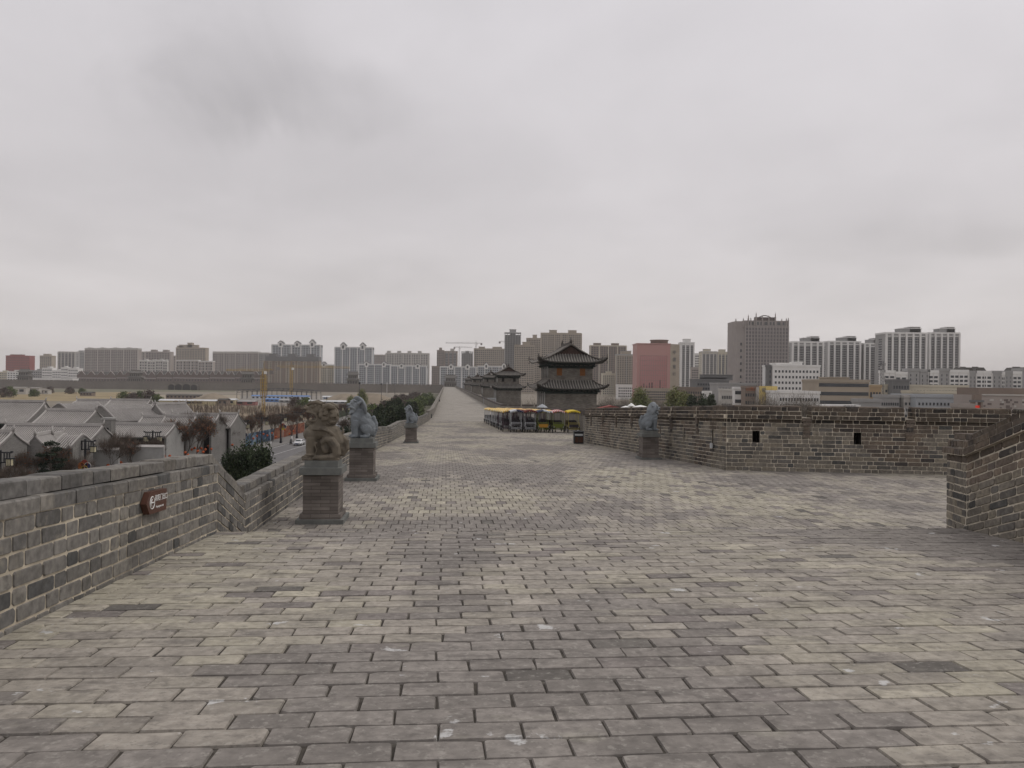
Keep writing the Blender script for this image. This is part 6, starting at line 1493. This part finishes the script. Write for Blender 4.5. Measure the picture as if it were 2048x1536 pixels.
for i,(px,py,D,sc,lb) in enumerate(((492,905,80,1.25,'big dark bushy juniper filling the gap beside the pedestrian'),(522,908,77,1.1,'dark juniper just behind the lower parapet, beside the biggest one'),(468,918,79,.95,'low dark juniper at the parapet corner'))):
    juniper((px-1024)/F*D,D,(E-(py-HZ(px))/F*D)/6.5,lb,i)
n=0
for d in range(92,300,5):
    if True:
        s=d*TY; q0=-8.5-rr.uniform(0,5)-(4 if d<140 else 0); x=-d*.0852+q0
        if 120<d: x-=rr.uniform(0,7)
        tz=7.2+rr.uniform(-1.2,1.2) if d<150 else 8+rr.uniform(-1,1.5)
        if n<20: lb='dark juniper in the belt below the wall, %s counting from the brown lion'%words_no(n)
        else: lb='dark juniper in the belt below the wall, %s counting back from the far end'%words_no(40-n if 40-n>=0 else 0)
        juniper(x,d,tz/6.5,lb,n); n+=1
GY=[(.13,.16,.045),(.16,.18,.06),(.10,.125,.04),(.18,.17,.07)]
WL=[(leafmesh('crown',M_LEAF,blobs_col(40+i,9,3.6,60,.3,.6),75,.26,50+i,GY,up=-.6),bare(60+i,H=8,trunk=.22,depth=4)[0].mesh('trunk',M_BARK),bare(60+i,H=8,trunk=.22,depth=4)[1].mesh('limbs',M_TWIG3)) for i in range(2)]
SH=[leafmesh('crown',M_LEAF,blobs_col(70+i,3.2,2.2,26,.1,.5),60,.3,80+i,[(.085,.12,.035),(.11,.14,.045),(.06,.085,.03)],up=.3) for i in range(2)]
SB=[leafmesh('crown',M_LEAF,blobs_col(90,3.4,2.2,24,.1,.5),60,.28,95,[(.10,.075,.065),(.12,.085,.07),(.085,.07,.06)],up=1.5)]
def willow(x,y,sc,lb,i,grp=None,z=0):
    t=thing('willow',lb,'willow tree',(x,y,z),R.uniform(0,6),grp); t.scale=(sc,)*3; part('trunk',WL[i][1],t); part('limbs',WL[i][2],t); part('crown',WL[i][0],t)
willow(-300/F*420,420,1.15,'yellow green willow just coming into leaf beyond the grey lion',0); willow(-322/F*360,360,.9,'smaller willow beside the white site sheds',1)
def shrub(x,y,sc,lb,me,grp,name='shrub'):
    t=thing(name,lb,'shrub',(x,y,0),R.uniform(0,6),grp); t.scale=(sc*1.2,sc*1.2,sc); part('stem',stemm,t); part('crown',me,t)
stemm=MB().tube([(0,0,0),(.1,0,1.2)],[.1,.05],5).mesh('stem',M_BARK)
for i in range(20):
    d=265+i*21; x=-d*.0852-rr.uniform(8,30 if i<12 else 18); shrub(x,d,rr.uniform(1.3,1.9),'fresh green rounded shrub in the far planting, %s counting toward the gate tower'%words_no(i),SH[i%2],'fresh green shrubs in the far planting')
for i in range(18):
    d=270+i*26; x=-d*.0852-rr.uniform(22,34); shrub(x,d,rr.uniform(1.2,1.8),'brown leafless thicket beside the far street, %s counting toward the gate tower'%words_no(i),SB[0],'brown leafless thickets beside the far street')
# pine among the houses
t=thing('pine_tree','dark layered pine standing in front of the grey gabled houses','pine tree',W(102,955,96)); t.location.z=0; bl=[]; r=random.Random(4); Hh=E-(883-HZ(102))/F*96
for k in range(9):
    z=Hh*(.30+.68*k/8); w=2.5*(1-k/9)**.8+.25
    for j in range(int(3+w*2.5)): a=r.uniform(0,6.28); d=w*r.uniform(.35,1); bl.append((cos(a)*d,sin(a)*d,z+r.uniform(-.15,.1)-d*.08,.55,.55,.2,1))
part('trunk',MB().tube([(0,0,0),(.1,0,Hh*.5),(0,0,Hh*.98)],[.2,.13,.03],7).mesh('trunk',M_BARK),t); part('crown',leafmesh('crown',M_LEAF,bl,110,.13,3,[(.02,.032,.02),(.03,.042,.025),(.016,.025,.016)],up=.6),t)
for i,(px,D,sc,lb) in enumerate(((155,104,.8,'bare bush growing against the grey wall by the pine'),(215,112,1.0,'bare tree between the kiosk and the courtyard wall'),(28,88,.8,'bare bush behind the nearest lamp'),(345,134,1.3,'dense bare tree hiding the corner house wall'),(364,141,1.25,'second dense bare tree in the clump by the corner house'),(395,139,1.3,'third dense bare tree, between the corner house and the mural'),(421,150,1.3,'fourth dense bare tree, at the blue mural end of the clump'),(378,148,1.4,'tall dense bare tree before the corner houses'),(440,160,1.35,'bare tree in front of the blue mural end'),(300,124,.9,'bare tree beside the low street range'),(60,92,.6,'low bare thicket under the pine'))): btree((px-1024)/F*D,D,0,lb,i,sc,leaves=i in(3,4,5),group='bare trees by the houses')
for i,(px,D,sc) in enumerate(((250,520,1.3),(265,500,1.2),(283,515,1.4),(300,505,1.5),(315,500,1.1),(140,760,1.3),(165,770,1.1),(100,800,1.2),(20,640,1.5),(8,600,1.4),(70,640,1.1),(590,420,1.2),(612,400,1.3))): 
    shrub((px-1024)/F*D,D,sc*1.4,'%s of the round dull bushes scattered over the dry field, counting outward'%words_no(i),SB[0] if i%2 else SH[0],'dull bushes scattered over the dry field')
# trees outside the wall, beyond the battlement
def rtree(px,D,top,kind,lb,i):
    x=(px-1024)/F*D; zt=E-(top-HZ(px))/F*D; base=0
    if kind=='w': willow(x,D,zt/9.6,lb,i%2,'trees outside the wall')
    elif kind=='j': juniper(x,D,zt/6.5,lb,i,'trees outside the wall')
    else:
        t=btree(x,D,0,lb,i,1,group='trees outside the wall'); k_=zt/9.6 if kind=='g' else zt/7.2; t.scale=(k_*1.0,k_*1.0,k_)
        for c in kids(t):
            if kind=='g' and c.name.startswith('crown'): c.data=gtw[i%2]
gtw=[twigcloud('crown',M_TWIG3,blobs_col(300+i,7.2,2.9,40,.22,.6),75,.95,.020,i,up=1.2) for i in range(2)]
RT=[(1205,240,788,'g','dense grey bare tree right beside the nearest watchtower'),(1222,250,784,'g','second grey bare tree beyond the watchtower'),(1238,230,790,'g','grey bare tree left of the olive willow'),(1252,260,786,'g','grey bare tree under the tan tower with cream piers'),(1280,250,781,'w','olive willow above the grey lion by the battlement'),(1308,270,787,'g','dark bare tree between the two willows'),(1322,260,792,'g','small bare tree between the two willows'),(1350,262,781,'w','bright green willow under the red glass office'),(1368,255,788,'w','smaller green willow joined to the bright one'),(1385,240,798,'j','dark evergreen beside the green willow'),(1408,235,799,'j','pair of dark evergreens, the first, before the white house'),(1422,235,796,'j','pair of dark evergreens, the second, before the white house'),(1395,260,800,'g','low bare tree behind the evergreens'),(1440,240,795,'g','wide bare tree below the grey office wing'),(1458,236,797,'g','bare tree beside the white ribbon-window slab'),(1478,238,802,'g','low bare tree under the ribbon-window slab'),(1500,235,806,'g','low bare tree under the office with orange lettering'),(1528,180,772,'g','tall bare tree before the yellow billboard'),(1545,176,776,'g','second tall bare tree before the yellow billboard'),(1512,185,790,'g','bare tree beginning the tall group by the billboard'),(1575,185,783,'g','bare tree before the long white low building'),(1595,180,780,'g','second bare tree before the long white low building'),(1612,176,778,'g','tallest bare tree in the battlement notch'),(1630,182,785,'g','bare tree beside the beige office building'),(1562,178,796,'g','low twiggy tree between the tall groups'),(1066,200,792,'g','bare tree showing between the two nearest watchtowers'),(1050,210,796,'g','second bare tree showing between the watchtowers'),(1700,205,818,'g','low bare tree before the beige office'),(1742,210,815,'g','low bare tree under the ochre building')]
for i,(px,D,top,kd,lb) in enumerate(RT): rtree(px,D,top,kd,lb,i)
# ---- building site and field
def shed(lb,x0,x1,yt,yb,roof,wallc,rows=1,cols=12,D=None,name='site_shed',win=M_WIN):
    D=D or 16*F/(yb-HZ((x0+x1)/2)); a=W(x0,yt,D);b=W(x1,yt,D); w=b.x-a.x; h=a.z; t=thing(name,lb,'site shed',((a.x+b.x)/2,D,0),0,'sheds on the building site')
    MB().box(-w/2,w/2,0,6,0,h-.6).build('wall',wallc,t); MB().prism([(-.6,h-.6),(6.6,h-.6),(3,h+.3)],-w/2-.3,w/2+.3,axis='x').build('roof',roof,t)
    for c in range(cols): MB().box(-w/2+w*(c+.25)/cols,-w/2+w*(c+.75)/cols,-.08,.02,h*.35,h*.7).build('window',win,t)
    return t
M_BLUR=mat('blue_sheet_roof',(.10,.20,.42),.6,.1); M_WSH=mat('white_sheet',(.55,.56,.57),.6,.06); 
shed('long two-row shed with a bright blue roof under the steel frame',503,617,790.5,800,M_BLUR,M_WSH,cols=14); shed('lower blue roofed shed in front of the long one',531,558,797,804,M_BLUR,M_BLUR,cols=3); shed('pale grey shed beside the lower blue roof',558,612,799,806,cm('grey'),cm('grey'),cols=5)
shed('white shed with five blue windows behind the two lions',645,698,792.5,800.5,M_WSH,M_WSH,cols=5,win=mat('blue_glazing',(.08,.13,.2),.3)); shed('very long white flat-roofed shed behind the lions heads',610,720,801,808,M_WSH,cm('grey'),cols=8)
t=shed('cream site building with ochre lettering near the courtyard houses',318,433,799,811,M_WSH,mat('cream_wall',(.50,.43,.27),.8,.08),cols=1,name='site_building')
text('安全生产 文明施工',2.2,t,(-8,-.12,2.1),mat('ochre_lettering',(.36,.24,.08),.7),name='wall_lettering',ext=.02,rot=(pi/2,0,0))
shed('small cream gatehouse beside the red banner',455,470,798,811,M_WSH,MATS['cream_wall'],cols=1,name='site_building'); shed('low grey shed with a pinkish red banner wall',470,510,801,811,cm('grey'),mat('faded_red_banner',(.32,.13,.12),.8,.15,.5),cols=2); shed('dark gate shelter between the cream building and gatehouse',436,454,798,812,M_TILED,cm('brown'),cols=2)
shed('long low brown pavilion roof at the foot of the arched gates',332,401,789,798,M_TILED,cm('brown'),cols=9,name='pavilion'); shed('small pillared pavilion on the dry grass',160,184,784,792,M_TILED,cm('brown'),cols=4,name='pavilion')
for (x0,x1,yt,lb) in ((-20,15,777,'pale walled courtyard at the edge of the dry grass'),(17,52,774,'pale walled courtyard with dark gate, beyond the dry grass'),(56,78,775,'third pale walled yard beyond the dry grass'),(80,96,779,'low pale yard wall beside the bushes')): shed(lb,x0,x1,yt,788.5,M_TILE,cm('pale'),cols=2,name='courtyard_wall')
# steel frame hall
D=650; a=W(474,797,D);b=W(634,797,D); w=b.x-a.x; t=thing('steel_hall','dark bare steel frame of a long hall under construction','steel structure',((a.x+b.x)/2,D,0)); h=W(550,779,D).z; M_STL=mat('dark_steel',(.045,.047,.05),.6,.1)
n=16; m=MB()
for y in (0,14):
    for k in range(n+1): m.tube([(-w/2+w*k/n,y,0),(-w/2+w*k/n,y,h-1.5)],.2,4)
m.build('column_row',M_STL,t); m=MB()
for y in (0,14):
    for k in range(n):
        x0=-w/2+w*k/n;x1=x0+w/n; f=lambda x:h-1.5+1.5*sin(pi*min(1,max(0,(x+w/2)/w*4%1 if 0 else (x+w/2)/w)))
        m.tube([(x0,y,f(x0)-1.3),((x0+x1)/2,y,f(x0)+.8),(x1,y,f(x1)-1.3)],.13,3); m.tube([(x0,y,f(x0)+.8),(x1,y,f(x1)+.8)],.15,3); m.tube([(x0,y,f(x0)-1.3),(x1,y,f(x1)-1.3)],.15,3)
for k in range(n+1): x=-w/2+w*k/n; m.tube([(x,0,f(x)+.6),(x,14,f(x)+.6)],.15,3)
m.build('roof_truss',M_STL,t)
for i,(px,D,hh,ww) in enumerate(((425,620,5,30),(740,560,7,60),(690,600,6,40))):
    t=thing('earth_mound',['tan earth mound by the brown pavilion roof','wide pale earth mound behind the willow','low earth mound behind the white sheds'][i],'earth mound',((px-1024)/F*D,D,0)); m=MB(); m.grid(lambda u,v:((u-.5)*ww,(v-.5)*24,hh*max(0,sin(pi*u))**1.3*max(0,sin(pi*v))*(1+.25*nz(u*6,v*4,i))),24,10); m.build('soil',mat('mound_soil',(.24,.20,.15),.95,.2,.2),t)
# yard full of thin poles
m=MB(); r=random.Random(8)
for _ in range(1300):
    px=r.uniform(372,655); D=r.uniform(330,420); 
    if px<500 and D<345: D+=30
    x=(px-1024)/F*D; hh=r.uniform(2,4.2); m.tube([(x,D,0),(x+r.uniform(-.4,.4),D,hh)],.07,3,cap=False,col=r.choice(((.12,.09,.07),(.20,.16,.12),(.28,.24,.19),(.07,.055,.045))))
o=m.build('sapling_poles',mat('pole_wood',tint=True,var=.1,rough=.95)); tag(o,'nursery of thin leafless saplings and poles behind the houses',None,None,'stuff')
patch('nursery_ground',365,660,812,840,mat('nursery_soil',(.27,.215,.15),.95,.25,.2),z=.045)
# tall masts
for (px,y0,y1,m_,lb,r_) in ((719,763,842,M_BLK,'tall black lighting mast rising behind the grey lion',.13),(763,766,818,M_BLK,'tall black lighting mast beside the far street',.14),(790,766,793,M_BLK,'farther black lighting mast near the far wall',.2),(774,765,792,cm('white'),'tall white mast between two black ones',.22),(654,795,850,M_BLK,'thin dark pole behind the brown lion',.07)):
    D=16*F/(y1-HZ(px)); t=thing('lighting_mast',lb,'lighting mast',((px-1024)/F*D,D,0)); zt=W(px,y0,D).z; MB().tube([(0,0,0),(0,0,zt)],[r_*1.3,r_*.7],6).build('pole',m_,t); MB().lathe([(r_*1.2,0),(r_*3.2,.3),(r_*3.2,.7),(r_,1)],8,(0,0,zt*.93)).build('lamp_head',m_,t)
# tents and sunshades on the first bastion
def tent(px,D,py,w,m,lb,rnd=False):
    x=(px-1024)/F*D; zt=W(px,py,D).z; z0=DZ(D*.99); t=thing('sunshade',lb,'sunshade',(x,D,z0)); h=zt-z0
    if rnd: MB().cyl((0,0,0),(0,0,h),.04,6).build('pole',M_STEEL,t); MB().lathe([(w/2,h-.45),(w*.25,h-.18),(.03,h)],10,smooth=False).build('canopy',m,t)
    else:
        MB().prism([(-w/2,h-.5),(w/2,h-.5),(0,h)],-1.5,1.5).build('canopy',m,t)
        for a in (-1,1):
            for b_ in (-1,1): MB().cyl((a*(w/2-.1),b_*1.4,0),(a*(w/2-.1),b_*1.4,h-.5),.04,5).build('pole',M_STEEL,t)
tent(1222,112,810.5,4.4,mat('dusty_red_canvas',(.25,.07,.06),.8,.1),'dusty red tent roof showing over the battlement'); tent(1252,112,811.5,2.4,M_WHITE,'white sunshade beside the red tent, tilted low',True); tent(1263,116,806,1.2,M_WHITE,'small folded white sunshade with a pointed top',True); tent(1281,112,810,3.2,M_WHITE,'wide white sunshade behind the grey lion by the battlement',True); tent(1085,104,808,1.5,cm('blue'),'small blue grey parasol peeping over the parked carts',True)
t=thing('steel_container','blue grey steel container standing at the foot of the second watchtower','container',((980-1024)/F*250,250,DZ(250))); MB().box(-2,2,-1.2,1.2,0,1.9).build('container_body',cm('blue'),t); MB().box(-1.8,1.8,-1.23,-1.2,.2,1.7).build('door',cm('grey'),t)
for o in list(COL.objects):
    if o.get('label') and o.get('category') is None: print('NOCAT',o.name)
